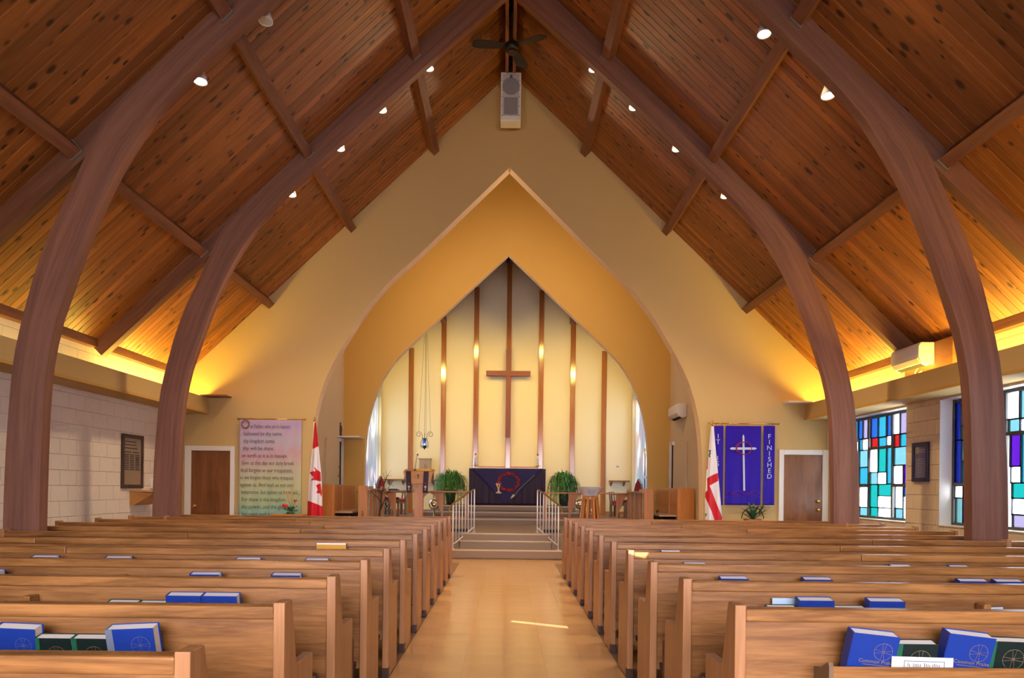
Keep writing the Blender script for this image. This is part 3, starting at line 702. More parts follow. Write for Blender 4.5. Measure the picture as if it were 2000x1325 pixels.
def pew(side, i):
    sx = -1 if side == 'left' else 1
    y = (2.3454+i)*PITCH + (0.066 if sx > 0 else 0)
    xi = sx*(0.805 if sx < 0 else 0.862)             # aisle face
    xo = sx*(5.10 if sx < 0 else 5.16)
    short = sx*(4.62 if sx < 0 else 4.66) if i in (2, 6, 10) else None
    t = thing('pew', 'oak pew in the %s row from the chancel, %s of the aisle' % (ORD[11-i], side), 'pew', (0, y, 0), 'oak pews facing the chancel')
    ends = [xi+sx*0.021, xo-sx*0.021]
    if short is not None: ends.append(short-sx*0.021)
    for e in ends:
        place('pew_end', me_end, t, (e, 0, 0)); place('foot_block', me_foot, t, (e, 0, 0))
    a, b = sorted((xi+sx*0.042, xo-sx*0.042))
    rnd = random.Random(i*3+sx)
    cut = a+(b-a)*rnd.uniform(0.25, 0.75)
    for (p, q) in ((a, cut-0.0012), (cut+0.0012, b)):
        MB().box(p, q, 0.003, 0.078, 0.838, 0.886, bv=0.008).build('top_rail', OAKX, t)
    MB().box(a, b, 0.022, 0.045, 0.26, 0.842).build('back_panel', OAKP, t)
    sa, sb = (a, b) if short is None else sorted((xi+sx*0.042, short-sx*0.042))
    MB().box(sa, sb, 0.05, 0.43, 0.405, 0.44, bv=0.008).build('seat', OAKX, t)
    MB().box(sa+0.02, sb-0.02, -0.115, -0.055, 0.20, 0.455, bv=0.012).build('kneeler', KNEEL, t)
    MB().box(sa+0.02, sb-0.02, -0.055, 0.02, 0.27, 0.30).build('kneeler_arm', BLACK, t)
    # book racks on the back
    for (r0, r1) in ((1.13, 2.18), (2.30, 3.35), (3.47, 4.50)):
        if sx > 0: r0 += 0.045; r1 += 0.08
        p, q = sorted((sx*r0, sx*r1))
        k = MB().box(p, q, -0.105, 0.022, 0.575, 0.59).build('book_rack', OAKX, t)
        MB().box(p+0.004, q-0.004, -0.118, -0.105, 0.575, 0.70, bv=0.004).build('rack_board', OAKX, k)
        for e in (p, q):
            MB().prism([(-0.12, 0.575), (-0.12, 0.70), (-0.112, 0.713), (-0.10, 0.71), (-0.03, 0.675), (0.022, 0.67), (0.022, 0.575)], e-0.008, e+0.008, 'X').build('rack_end', SHIM, k)
    if i < 4:
        for xs in (2.24,):
            xx = sx*(xs+(0.06 if sx > 0 else 0)); wd = 0.018 if i % 2 == 0 else 0.033
            MB().box(xx-wd, xx+wd, -0.06, 0.022, 0.70, 0.80, bv=0.008).build('cup_block', OAKX, t)
    PEWS[(side, i)] = t
for i in range(12): pew('left', i)
for i in range(1, 12): pew('right', i)

# ================================================================== BOOKS in the racks
def emblem(r, mat_):
    key = ('emb', r, mat_.name)
    if key in _txt: return _txt[key]
    b = MB(); n = 28
    def ring(cx, cz, r0, r1, a0, a1, n):
        vs = []
        for k in range(n+1):
            q = a0+(a1-a0)*k/n
            vs += [(cx+r0*math.cos(q), 0, cz+r0*math.sin(q)), (cx+r1*math.cos(q), 0, cz+r1*math.sin(q))]
        b.add(vs, [(2*k, 2*k+1, 2*k+3, 2*k+2) for k in range(n)])
    ring(0, 0, r*0.965, r, 0, 2*PI, n)
    for q in range(4):                      # flared cross arms
        a = q*PI/2
        for s in (-1, 1):
            p0 = Vector((math.cos(a)*0.0+math.cos(a+s*PI/2)*r*0.05, 0, math.sin(a)*0.0+math.sin(a+s*PI/2)*r*0.05))
            p1 = Vector((math.cos(a+s*0.22)*r*0.96, 0, math.sin(a+s*0.22)*r*0.96))
            d = (p1-p0).normalized(); nn = Vector((-d.z, 0, d.x))*r*0.014
            b.add([p0-nn, p1-nn, p1+nn, p0+nn], [(0, 1, 2, 3)])
    ring(0, 0, r*0.10, r*0.13, 0, 2*PI, 12)
    me = b.mesh('emblem', mat_); _txt[key] = me
    return me
def book(kind, side, row, u0, u1, label, vtop=None, lean=0.0, yaw=0.0, front=False, zt=None, spine_grey=False):
    """a book standing in the rack on the back of pew (side,row); u0..u1 fix its place along the rack"""
    sx = -1 if side == 'left' else 1
    yb = (2.3454+row)*PITCH+(0.066 if sx > 0 else 0)
    yy = yb-0.05
    A = P(u0, 1200, yy-0.03).x; B = P(u1, 1200, yy-0.03).x
    w = B-A; h = 0.228 if kind == 'blue' else 0.195
    th = 0.048 if kind == 'green' else 0.056
    if zt: h = zt-0.592
    t = thing('hymn_book' if kind == 'blue' else 'prayer_book', label, 'book', ((A+B)/2, yb-0.066, 0.592), 'books in the pew racks')
    t.rotation_euler = (0.23, lean, yaw)
    c, s_ = (BLUEB, BLUES if spine_grey else BLUEB) if kind == 'blue' else (GREENB, GREENS)
    e = 0.003; sw = w*0.14 if (kind == 'green' or spine_grey) else 0.004
    MB().box(-w/2+sw, w/2, 0, e, 0, h, bv=0.001).build('cover', c, t)
    b = MB().box(-w/2, w/2, th-e, th, 0, h, bv=0.001); b.build('cover', c, t)
    sp = MB().box(-w/2-0.002, -w/2+e, 0.001, th-0.001, 0, h); sp.box(-w/2, -w/2+sw, -0.0004, e, 0, h); sp.build('spine', s_, t)
    MB().box(-w/2+e, w/2-0.005, e, th-e, 0.004, h-0.0035).build('pages', PAGES, t)
    if front:
        m = GILT if (side == 'right' or kind == 'green') else GILTD
        r = w*0.20 if kind == 'blue' else w*0.26
        place('emblem', emblem(r, m), t, (w*0.20 if kind == 'blue' else w*0.09, -0.0012, h*0.73 if kind == 'blue' else h*0.68))
        if kind == 'blue':
            place('title', text_mesh('Common Praise', w*0.118, m, 'CENTER'), t, (w*0.10, -0.0012, h*0.53))
            MB().box(-w*0.20, w*0.42, -0.0012, 0.0, h*0.495, h*0.503).build('subtitle_line', m, t)
        else:
            place('title', text_mesh('The Book of', w*0.125, m, 'CENTER'), t, (w*0.10, -0.0012, h*0.45))
    return t
L_, R_ = 'left', 'right'
for (k, u0, u1, lab, z, le, gr) in (
    ('blue', -4, 76, 'blue hymn book left of the two dark books in the nearest left rack', 0.822, 0.03, False),
    ('green', 76, 146, 'dark green prayer book with gilt emblem, left one in the nearest left rack', 0.787, 0.0, False),
    ('green', 148, 220, 'dark green prayer book beside the grey-spined blue book in the nearest left rack', 0.787, 0.0, False),
    ('blue', 222, 314, 'blue hymn book with faded grey spine at the right of the nearest left rack', 0.826, -0.05, True)):
    book(k, L_, 1, u0, u1, lab, lean=le, front=True, zt=z, spine_grey=gr)
# remaining books; each list: kind, u0, u1, top height, lean, label
for (k, u0, u1, z, le, lab) in (
    ('green', 214, 272, 0.785, 0, 'dark prayer book at the left of the row of four in the second left rack'),
    ('green', 275, 328, 0.783, 0, 'dark prayer book touching the blue pair in the second left rack'),
    ('blue', 330, 397, 0.822, 0, 'blue hymn book, left of the touching blue pair in the second left rack'),
    ('blue', 399, 467, 0.822, 0, 'blue hymn book, right of the touching blue pair in the second left rack')):
    book(k, L_, 2, u0, u1, lab, lean=le, zt=z, front=(k == 'blue'))
for (u0, u1, lab, z) in ((-50, 6, 'blue hymn book cut by the left edge in the third left rack', 0.825), (78, 124, 'dark blue book lying low in the third left rack', 0.79),
                      (374, 431, 'blue hymn book standing left of centre in the third left rack', 0.822), (532, 588, 'blue hymn book nearest the aisle in the third left rack', 0.822)):
    book('blue', L_, 3, u0, u1, lab, zt=z)
for (u0, u1, lab) in ((65, 113, 'blue book with pale page edge, far left of the fourth left rack'), (208, 256, 'blue book with pale page edge, second from left in the fourth left rack'),
                      (462, 508, 'blue book with pale page edge, third from left in the fourth left rack'), (597, 641, 'blue book with pale page edge, nearest the aisle in the fourth left rack')):
    book('blue', L_, 4, u0, u1, lab, zt=0.830)
for (k, u0, u1, z, le, lab, gr) in (
    ('blue', 1648, 1738, 0.822, 0.10, 'blue hymn book with gilt title at the left end of the nearest right rack', False),
    ('green', 1746, 1826, 0.787, 0.0, 'dark green prayer book half behind the white card in the nearest right rack', False),
    ('blue', 1832, 1922, 0.822, 0.11, 'blue hymn book with gilt title leaning between the two dark books, nearest right rack', False),
    ('green', 1924, 2004, 0.80, 0.03, 'dark green prayer book cut by the right edge in the nearest right rack', False)):
    book(k, R_, 1, u0, u1, lab, lean=le, zt=z, front=True)
for (k, u0, u1, z, lab) in (
    ('green', 1496, 1553, 0.785, 'dark prayer book under the pale paper in the second right rack'), ('blue', 1556, 1624, 0.822, 'blue hymn book, left of two in the second right rack'),
    ('green', 1628, 1688, 0.785, 'dark prayer book between two blue books in the second right rack'), ('blue', 1692, 1761, 0.822, 'blue hymn book, right of two in the second right rack')):
    book(k, R_, 2, u0, u1, lab, zt=z)
for (u0, u1, lab) in ((1404, 1458, 'blue hymn book nearest the aisle in the third right rack'), (1566, 1621, 'blue hymn book second from the aisle in the third right rack'),
                      (1868, 1924, 'blue hymn book third from the aisle in the third right rack'), (1938, 1992, 'blue hymn book near the right edge in the third right rack')):
    book('blue', R_, 3, u0, u1, lab, zt=0.824)
for (u0, u1, lab) in ((1334, 1377, 'pale-edged book nearest the aisle in the fourth right rack'), (1736, 1776, 'pale-edged book in the middle of the fourth right rack'), (1851, 1889, 'pale-edged book farthest from the aisle in the fourth right rack')):
    book('blue', R_, 4, u0, u1, lab, zt=0.824)
book('blue', R_, 5, 1289, 1327, 'pale-edged book in the fifth right rack near the aisle', zt=0.840)
# papers and cards in the racks
def sheet(name, side, row, u0, u1, zt, m, label, lean=0.0, dy=-0.095, th=0.002, extra=None):
    yb = (2.3454+row)*PITCH+(0.066 if side == 'right' else 0)
    A = P(u0, 1200, yb+dy).x; B = P(u1, 1200, yb+dy).x; w = B-A; h = zt-0.592
    t = thing(name, label, 'card' if 'card' in name else 'paper', ((A+B)/2, yb+dy, 0.592)); t.rotation_euler = (-0.06, lean, 0)
    MB().box(-w/2, w/2, 0, th, 0, h).build('sheet', m, t)
    return t, w, h
t, w, h = sheet('notice_card', 'right', 1, 1740, 1860, 0.735, CARD, 'white printed notice card in the nearest right rack', 0.02, dy=-0.1015)
t.rotation_euler.x = 0.04
b = MB()
for (x0, x1, z0, z1) in ((-w*.30, w*.36, h*.885, h*.9), (-w*.30, -w*.29, h*.3, h*.885), (w*.35, w*.36, h*.3, h*.885)): b.box(x0, x1, -0.0008, 0.0004, z0, z1)
b.build('border', INK, t)
b = MB(); rnd = random.Random(2)
for g0, g1 in ((-.24, -.19), (-.15, -.02), (.03, .12), (.16, .29)):
    x = g0
    while x < g1: b.box(w*x, w*(x+0.010), -0.0008, 0.0004, h*rnd.uniform(.70, .76), h*rnd.uniform(.81, .85)); x += 0.028
b.build('print_marks', INK, t)
sheet('service_sheet', 'right', 2, 1510, 1554, 0.812, PALEB, 'pale blue folded sheet behind the dark book in the second right rack', dy=-0.02)
sheet('folded_leaflet', 'right', 2, 1928, 1964, 0.785, PALEB, 'pale blue leaflet near the right edge of the second right rack', -0.03, dy=-0.06)
t, w, h = sheet('music_folder', 'left', 5, 616, 673, 0.862, YELF, 'yellow folder with papers standing in the fifth left rack', 0.0, dy=-0.07)
MB().box(-w/2, w/2, 0.003, 0.008, 0, h+0.012).build('papers', CARD, t); MB().box(w*0.3, w/2+0.004, 0.009, 0.011, 0, h-0.008).build('divider', mat('teal_card', (0.02, 0.28, 0.2), 0.6), t)

# ================================================================== CEILING FIXTURES
LAMPS = [(-1.151, 7.239, YF, 'highest on the left of the far arch', 1), (-1.808, 6.640, YF, 'second highest on the left of the far arch', 1), (-2.394, 6.092, YF, 'third highest on the left of the far arch', 1), (-3.073, 5.435, YF, 'lowest on the left of the far arch', 1),
         (1.167, 7.250, YF, 'highest on the right of the far arch', 1), (1.743, 6.715, YF, 'second highest on the right of the far arch', 1), (2.356, 6.137, YF, 'third highest on the right of the far arch', 1), (3.049, 5.480, YF, 'lowest on the right of the far arch', 1),
         (-2.46, 5.99, YN, 'unlit, upper one on the left of the near arch', 0), (-3.109, 5.379, YN, 'lit, lower one on the left of the near arch', 1), (2.539, 5.916, YN, 'upper one on the right of the near arch', 1), (3.186, 5.304, YN, 'lower one on the right of the near arch', 1)]
for (x, z, ya, where, lit) in LAMPS:
    y = ya+0.29
    t = thing('spot_lamp', 'small white cone spot lamp, '+where, 'lamp', (x, y, z), 'cone spot lamps on the arches')
    tilt = 0.16
    t.rotation_euler = (-tilt, 0, 0)
    MB().lathe([(0.022, 0.155), (0.026, 0.12), (0.05, 0.06), (0.07, 0.0), (0.072, -0.012), (0.066, -0.012), (0.06, 0.0)], 20).build('shade', PLAST, t, smooth=True)
    MB().lathe([(0.0005, -0.004), (0.063, -0.006), (0.063, 0.002), (0.0005, 0.004)], 20).build('lens', LAMPW if lit else UNLIT, t)
    MB().tube([(0, 0, 0.15), (0, -0.03, 0.19), (0, -0.145, 0.20)], 0.009, 8).build('arm', PLAST, t)
    if lit:
        light('spot_lamp_light', 'SPOT', (x, y-0.012, z-0.03), 150, WARM, (x*0.93, y+0.6, 0), spot_size=2.0, spot_blend=0.8, shadow_soft_size=0.05)

# ceiling fan
FY = 12.2
t = thing('ceiling_fan', 'dark three-bladed ceiling fan hanging from the ridge', 'fan', (0.017, FY, 8.0))
MB().lathe([(0.002, 0.56), (0.07, 0.56), (0.075, 0.50), (0.04, 0.43), (0.013, 0.40)], 18).build('canopy', BLACK, t, smooth=True)
MB().tube([(0, 0, 0.42), (0, 0, 0.08)], 0.011, 8).build('downrod', BLACK, t)
MB().lathe([(0.012, 0.16), (0.03, 0.13), (0.05, 0.10), (0.10, 0.06), (0.115, 0.02), (0.11, -0.03), (0.085, -0.05), (0.002, -0.052)], 22).build('motor', BLACK, t, smooth=True)
MB().lathe([(0.075, -0.052), (0.08, -0.075), (0.06, -0.083), (0.002, -0.085)], 20).build('motor_cap', mat('bronze', (0.08, 0.05, 0.035), 0.35, 0.7), t, smooth=True)
BLADE = mat('dark_fan_blade', (0.028, 0.02, 0.016), 0.4)
for ang in (190, 72, -34):
    a = math.radians(ang); b = MB(); n = 12; vs = []
    for k in range(n+1):
        r = 0.10+(0.60-0.10)*k/n; q = k/n
        wd = 0.045+0.05*math.sin(min(1, q*1.15)*PI*0.62); 
        if k == n: wd *= 0.45
        if k == n-1: wd *= 0.85
        for s in (-1, 1):
            vs.append((r, s*wd, 0.012*s-0.02*q+0.02))
    fs = [(2*k, 2*k+1, 2*k+3, 2*k+2) for k in range(n)]
    top = [(x, y, z+0.008) for x, y, z in vs]; o = len(vs)
    fs2 = [(o+2*k, o+2*k+2, o+2*k+3, o+2*k+1) for k in range(n)]
    side = []
    for k in range(n): side += [(2*k, 2*k+2, o+2*k+2, o+2*k), (2*k+1, o+2*k+1, o+2*k+3, 2*k+3)]
    side += [(0, o, o+1, 1), (2*n, 2*n+1, o+2*n+1, o+2*n)]
    b.add(vs+top, fs+fs2+side); bl = b.build('blade', BLADE, t); bl.rotation_euler = (0, 0, a)

# loudspeaker
t = thing('loudspeaker', 'white box loudspeaker with round and square grilles under the ridge', 'speaker', (0.01, 13.62, 7.55))
MB().box(-0.172, 0.172, 0, 0.30, 0, 0.815, bv=0.008).build('cabinet', PLAST, t)
GRIL = mat('speaker_grille', (0.30, 0.29, 0.30), 0.7, noise=0.2, nscale=300)
SLOT = mat('speaker_panel', (0.58, 0.56, 0.53), 0.5)
MB().box(-0.148, 0.148, -0.006, 0.0, 0.07, 0.79).build('baffle', SLOT, t)
b = MB(); b.lathe([(0.0005, 0.0), (0.147, 0.0), (0.147, 0.008), (0.0005, 0.012)], 40, (0, -0.006, 0.575), 0, 'Y'); b.build('woofer_grille', GRIL, t)
MB().box(-0.115, 0.115, -0.014, -0.005, 0.095, 0.385).build('horn_grille', GRIL, t)
b = MB()
for (x0, x1, z0, z1) in ((-0.148, -0.140, 0.07, 0.79), (0.140, 0.148, 0.07, 0.79), (-0.148, 0.148, 0.07, 0.076), (-0.148, 0.148, 0.784, 0.79)): b.box(x0, x1, -0.009, -0.004, z0, z1)
b.build('baffle_trim', PLAST, t)
for (x, z) in ((-0.145, 0.08), (0.145, 0.08), (0, 0.078), (-0.145, 0.24), (0.145, 0.24), (-0.145, 0.40), (0.145, 0.40), (-0.145, 0.51), (0.145, 0.51), (-0.145, 0.67), (0.145, 0.67), (-0.06, 0.785), (0.06, 0.785)):
    MB().lathe([(0.0005, 0.0), (0.007, 0.0), (0.007, 0.005), (0.0005, 0.006)], 8, (x, -0.008, z), 0, 'Y').build('screw', BLACK, t)
MB().box(-0.022, 0.022, -0.02, -0.006, 0.72, 0.762).build('badge', BLACK, t)
me = text_mesh('EV', 0.034, PLAST, 'CENTER'); place('badge_letters', me, t, (0, -0.021, 0.729))
MB().tube([(0, 0.15, 0.80), (0, 0.15, 1.06)], 0.012, 8).build('hanger', STEEL, t)

# wall-mounted air conditioners
def ac(sx, xw, y0, y1, z0, label, board):
    t = thing('air_conditioner', label, 'air conditioner', (sx*xw, y0, z0))
    d, h, L = 0.21, 0.30, y1-y0
    prof = [(0, 0.02), (0, h), (-sx*d*0.85, h), (-sx*d, h-0.05), (-sx*d, h*0.38), (-sx*d*0.80, h*0.12), (-sx*d*0.45, 0.0)]
    MB().prism(prof, 0, L, 'Y', bv=0.012).build('casing', PLAST, t, auto=40)
    MB().prism([(-sx*d*0.985, h*0.34), (-sx*d*1.0, h*0.30), (-sx*d*0.80, h*0.09), (-sx*d*0.77, h*0.13)], 0.04, L-0.04, 'Y').build('louvre', SLOT, t)
    MB().prism([(-sx*d*0.70, h*0.085), (-sx*d*0.40, 0.005), (-sx*d*0.40, -0.004), (-sx*d*0.70, h*0.065)], 0.06, L-0.06, 'Y').build('outlet', DARKV, t)
    if board:
        MB().box(0, sx*0.10, -0.42, L+0.02, -0.09, h+0.0).build('mounting_board', wood('plywood', (0.33, 0.12, 0.025), (0.46, 0.19, 0.05), 'Y', ring=10, stretch=8), t)
        MB().tube([(-sx*0.02, L*0.5, 0.02), (-sx*0.04, L*0.55, -0.04), (sx*0.0, L*0.65, -0.07), (-sx*0.05, L*0.3, -0.05)], 0.008, 6).build('cable', PLAST, t)
    return t
ac(1, 5.53, 10.42, 11.18, 2.98, 'white air conditioner on a plywood board above the right cornice', True)
ac(1, 3.765, 16.85, 17.75, 2.84, 'white air conditioner on the choir wall right of the arch', False)

# ================================================================== THINGS ON THE WALLS
def plaque(sx, y0, y1, z0, z1, label, frame_m, field_m, rows):
    t = thing('memorial_plaque', label, 'plaque', (sx*XW, (y0+y1)/2, (z0+z1)/2))
    w, h = (y1-y0)/2, (z1-z0)/2; e = 0.055
    b = MB(); X0, X1 = 0, -sx*0.035
    for (a, c, d, f) in ((-w, w, h-e, h), (-w, w, -h, -h+e), (-w, -w+e, -h+e, h-e), (w-e, w, -h+e, h-e)): b.box(X0, X1, a, c, d, f, bv=0.004)
    b.build('frame', frame_m, t); MB().box(0, -sx*0.015, -w+e, w-e, -h+e, h-e).build('panel', field_m, t)
    k = MB().lathe([(0.0005, 0.015), (0.055, 0.015), (0.055, 0.02), (0.03, 0.024), (0.0005, 0.024)], 20, (0, 0, 0), 0, 'X')
    k.v = [(-sx*x, y-sx*(-1)*0.0+(-sx)*(-w*0.42)*(-1 if sx < 0 else 1), z*1.25+h*0.66) for x, y, z in k.v]; k.build('crest', mat('plaque_crest', (0.24, 0.19, 0.16), 0.5), t)
    for (n_, z_) in rows:
        b = MB(); ln = (2*w-2*e-0.05)/n_
        for i in range(n_):
            a = -w+e+0.03+i*ln; b.box(-sx*0.015, -sx*0.0175, a, a+ln*0.8, z_-0.008, z_+0.008)
        b.build('name_row', INK if field_m is not PL2 else SILVER_D, t)
    return t
PL2 = mat('slate_plaque', (0.11, 0.10, 0.145), 0.35); SILVER_D = mat('pewter_tags', (0.26, 0.25, 0.31), 0.4)
PARCH = mat('parchment', (0.30, 0.22, 0.145), 0.6, noise=0.1, nscale=20)
plaque(-1, 12.0, 12.69, 1.26, 2.08, 'tall dark-framed memorial plaque on the white left wall', DARKW, PARCH, [(1, 0.30), (1, 0.25), (1, 0.20), (2, 0.14)]+[(3, 0.10-0.028*k) for k in range(9)])
plaque(1, 10.93, 11.355, 1.475, 2.02, 'dark memorial plaque with rows of name tags between the stained windows', mat('black_purple_frame', (0.025, 0.016, 0.04), 0.4), PL2, [(1, 0.17), (1, 0.14), (4, 0.04), (5, 0.01), (5, -0.02), (5, -0.05), (5, -0.08), (5, -0.11), (5, -0.14), (5, -0.17), (5, -0.20)])
# corner shelf and switch plate on the left wall
t = thing('corner_shelf', 'small honey-coloured wedge shelf on the left wall beside the far arch', 'shelf', (-XW, 12.3, 1.0))
MB().prism([(0.0, 0.20), (0.34, 0.19), (0.34, 0.17), (0.06, 0.0), (0.0, 0.0)], 0.0, 0.6, 'Y').build('bracket', wood('pine', (0.55, 0.24, 0.05), (0.68, 0.34, 0.09), 'Y', ring=9, stretch=9), t)
MB().box(0.0, 0.37, -0.02, 0.62, 0.20, 0.225, bv=0.004).build('top', MATS['pine'], t)
t = thing('wall_box', 'small white switch box on the left wall by the far arch', 'switch', (-XW, 13.0, 1.25)); MB().box(0, 0.04, 0, 0.13, 0, 0.17, bv=0.006).build('box', PLAST, t); MB().box(0.04, 0.048, 0.04, 0.09, 0.05, 0.12).build('rocker', WHITE, t)

# wooden cross on the reredos
t = thing('wall_cross', 'large plain red-brown wooden cross on the sanctuary wall', 'cross', (0.03, YS-0.30, 2.74))
MB().box(-0.065, 0.065, 0, 0.10, 0, 2.46, bv=0.006).build('upright', CROSSW, t)
MB().box(-0.62, 0.62, -0.012, 0.09, 1.72, 1.86, bv=0.006).build('crossbar', wood('cherry_cross_long', (0.20, 0.045, 0.014), (0.30, 0.075, 0.024), 'X', ring=12, stretch=12), t)
MB().box(-0.03, 0.03, 0.10, 0.215, 1.0, 1.06).build('spacer', BLACK, t); MB().box(-0.03, 0.03, 0.10, 0.215, 1.7, 1.76).build('spacer', BLACK, t)

# carved statuette on the choir shelf
o = P(661, 848, 18.2); t = thing('statuette', 'small dark carved wooden figure on the shelf over the choir door', 'statue', (o.x+0.03, 18.2, 2.45))
MB().lathe([(0.05, 0), (0.055, 0.02), (0.045, 0.05), (0.055, 0.14), (0.05, 0.22), (0.03, 0.26), (0.001, 0.27)], 12).build('robe', DARKW, t, smooth=True)
MB().ball((0, 0, 0.29), 0.033, 12).build('head', DARKW, t, smooth=True)

# ================================================================== BANNERS
def cloth(u0, u1, v0, v1, Y, fold, nf, nu=40, nv=60, top_wave=0.3, seed=1):
    """hanging cloth grid; returns verts/faces with soft folds"""
    A, B = P(u0, v0, Y), P(u1, v1, Y); rnd = random.Random(seed); ph = rnd.uniform(0, 6)
    vs = []
    for j in range(nv+1):
        t = j/nv
        for i in range(nu+1):
            s = i/nu; amp = fold*(top_wave+(1-top_wave)*t)
            y = Y+amp*math.sin(s*nf*2*PI+ph+1.3*t)+0.4*amp*math.sin(s*nf*5.1+t*3+ph)
            vs.append((A.x+(B.x-A.x)*s, y, A.z+(B.z-A.z)*t))
    fs = [(j*(nu+1)+i, (j+1)*(nu+1)+i, (j+1)*(nu+1)+i+1, j*(nu+1)+i+1) for j in range(nv) for i in range(nu)]
    return vs, fs
def thicken(o, th=0.003):
    m = o.modifiers.new('thickness', 'SOLIDIFY'); m.thickness = th; m.offset = 0
def rod(t, u0, u1, v, Y, org):
    a, b = P(u0, v, Y)-org, P(u1, v, Y)-org; b.z = a.z = (a.z+b.z)/2
    MB().tube([a, b], 0.009, 10).build('rod', BRASS, t, smooth=True)
    for p in (a, b): MB().ball(p, 0.02, 12).build('finial', BRASS, t, smooth=True)
    for p in (a+(b-a)*0.06, a+(b-a)*0.94): MB().box(p.x-0.008, p.x+0.008, p.y, 14.195-org.y, p.z-0.008, p.z+0.008).build('bracket', BRASS, t)
# prayer banner, washed with soft watercolours
m_, nt_, b_ = nmat('watercolour_cloth'); N = nt_.nodes; Lk = nt_.links
tc = N.new('ShaderNodeTexCoord'); sp = N.new('ShaderNodeSeparateXYZ'); Lk.new(tc.outputs['Generated'], sp.inputs[0])
nz = N.new('ShaderNodeTexNoise'); nz.inputs['Scale'].default_value = 2.6; nz.inputs['Detail'].default_value = 3; Lk.new(tc.outputs['Generated'], nz.inputs['Vector'])
ad = N.new('ShaderNodeMath'); ad.operation = 'MULTIPLY_ADD'; ad.inputs[1].default_value = 0.42; Lk.new(nz.outputs['Fac'], ad.inputs[0]); Lk.new(sp.outputs['Z'], ad.inputs[2])
cr = N.new('ShaderNodeValToRGB'); e = cr.color_ramp.elements
e[0].position = 0.10; e[0].color = (0.20, 0.42, 0.34, 1); e[1].position = 0.98; e[1].color = (0.44, 0.34, 0.52, 1)
for (p_, c) in ((0.22, (0.36, 0.47, 0.26)), (0.40, (0.48, 0.50, 0.28)), (0.54, (0.52, 0.46, 0.34)), (0.66, (0.56, 0.34, 0.38)), (0.78, (0.46, 0.42, 0.50)), (0.88, (0.50, 0.38, 0.50))):
    q = e.new(p_); q.color = (*c, 1)
ad.inputs[1].default_value = 0.30
sb = N.new('ShaderNodeMath'); sb.operation = 'SUBTRACT'; sb.inputs[1].default_value = 0.15; Lk.new(ad.outputs[0], sb.inputs[0]); Lk.new(sb.outputs[0], cr.inputs[0])
Lk.new(cr.outputs[0], b_.inputs['Base Color']); b_.inputs['Roughness'].default_value = 0.85
WCOL = m_
BYF = 14.10
org = P(527, 1020, BYF); t = thing('prayer_banner', 'watercolour cloth banner hand-lettered with a prayer, left of the arch', 'banner', tuple(org))
v, f = cloth(468, 587, 820, 1030, BYF, 0.006, 5, seed=2); v = [tuple(Vector(p)-org) for p in v]
o = MB().add(v, f).build('cloth', WCOL, t, smooth=True, recalc=False); thicken(o)
rod(t, 465, 596, 819, BYF, org)
LINES = ['ur Father, who art in heaven,', 'hallowed be thy name.', 'thy kingdom come.', 'thy will be done,', 'on earth as it is in heaven.', 'Give us this day our daily bread.', 'And forgive us our trespasses,', 'as we forgive those who trespass', 'against us. And lead us not into', 'temptation, but deliver us from evil.', 'For thine is the kingdom,', 'the power, and the glory', 'for ever and ever.']
U0 = [489, 476, 476, 475, 472, 472, 470, 469, 469, 471, 472, 472, 472]; U1 = [568, 552, 538, 536, 562, 575, 572, 573, 574, 583, 560, 561, 542]
for i, s in enumerate(LINES):
    v_ = 836.5+i*14.25
    a, b = P(U0[i], v_, BYF), P(U1[i], v_, BYF)
    me = text_mesh(s, 0.098, INK, thin=0.0008); wid = max(p.co.x for p in me.vertices)
    q = place('text_line', me, t, (a.x-org.x, -0.016, a.z-org.z)); q.scale = ((b.x-a.x)/wid, 1, 1.0)
c = P(480, 829, BYF)-org; ring = [(c.x+0.058*math.cos(k*PI/10), -0.017, c.z+0.064*math.sin(k*PI/10)) for k in range(20)]
MB().tube(ring, 0.009, 6, closed=True).build('initial_letter', mat('ochre_ink', (0.40, 0.15, 0.03), 0.7), t)
ring = [(c.x+0.068*math.cos(k*PI/10), -0.016, c.z+0.076*math.sin(k*PI/10)) for k in range(20)]
MB().tube(ring, 0.004, 6, closed=True).build('initial_outline', INK, t)

# purple banners
org = P(1454, 1000, BYF); t = thing('purple_banner', 'royal purple three-panel banner lettered IT IS FINISHED, right of the arch', 'banner', tuple(org))
for (u0, u1, v0, v1, sd) in ((1395, 1411.5, 832, 987, 4), (1417, 1485, 832, 987, 5), (1491.5, 1512, 832, 987, 6)):
    v, f = cloth(u0, u1, v0, v1, BYF, 0.008 if u1-u0 > 40 else 0.004, 2.2, seed=sd); v = [tuple(Vector(p)-org) for p in v]
    o = MB().add(v, f).build('panel', PURPLE, t, smooth=True, recalc=False); thicken(o)
rod(t, 1386, 1522, 828, BYF, org)
for u in (1398, 1409, 1420, 1435, 1458, 1482, 1494, 1509):
    a = P(u, 829, BYF)-org; MB().tube([a+Vector((0, 0, 0.012)), a+Vector((0.004, -0.006, -0.02)), a+Vector((0, 0, -0.04))], 0.003, 6).build('loop', BRASS, t)
def letters(word, u, v0, v1):
    for k, ch in enumerate(word):
        if ch == ' ': continue
        p = P(u, v0+(v1-v0)*(k+0.5)/len(word), BYF)-org
        me = text_mesh(ch, 0.115, SILVER, 'CENTER'); q = place('letter', me, t, (p.x, -0.022, p.z-0.042)); q.scale = (1.05, 1, 1.0)
letters('IT', 1402, 847, 868.5); letters('IS', 1401, 890, 911); letters('FINISHED', 1502, 847, 936)
def bar(pts, nm, m, y=-0.024, th=0.004):
    MB().prism([((P(u, v_, BYF)-org).x, (P(u, v_, BYF)-org).z) for u, v_ in pts], y, y+th, 'Y').build(nm, m, t)
bar([(1449.5, 853), (1451.2, 849), (1453, 853), (1454.5, 959), (1451, 959)], 'cross_upright', SILVER)
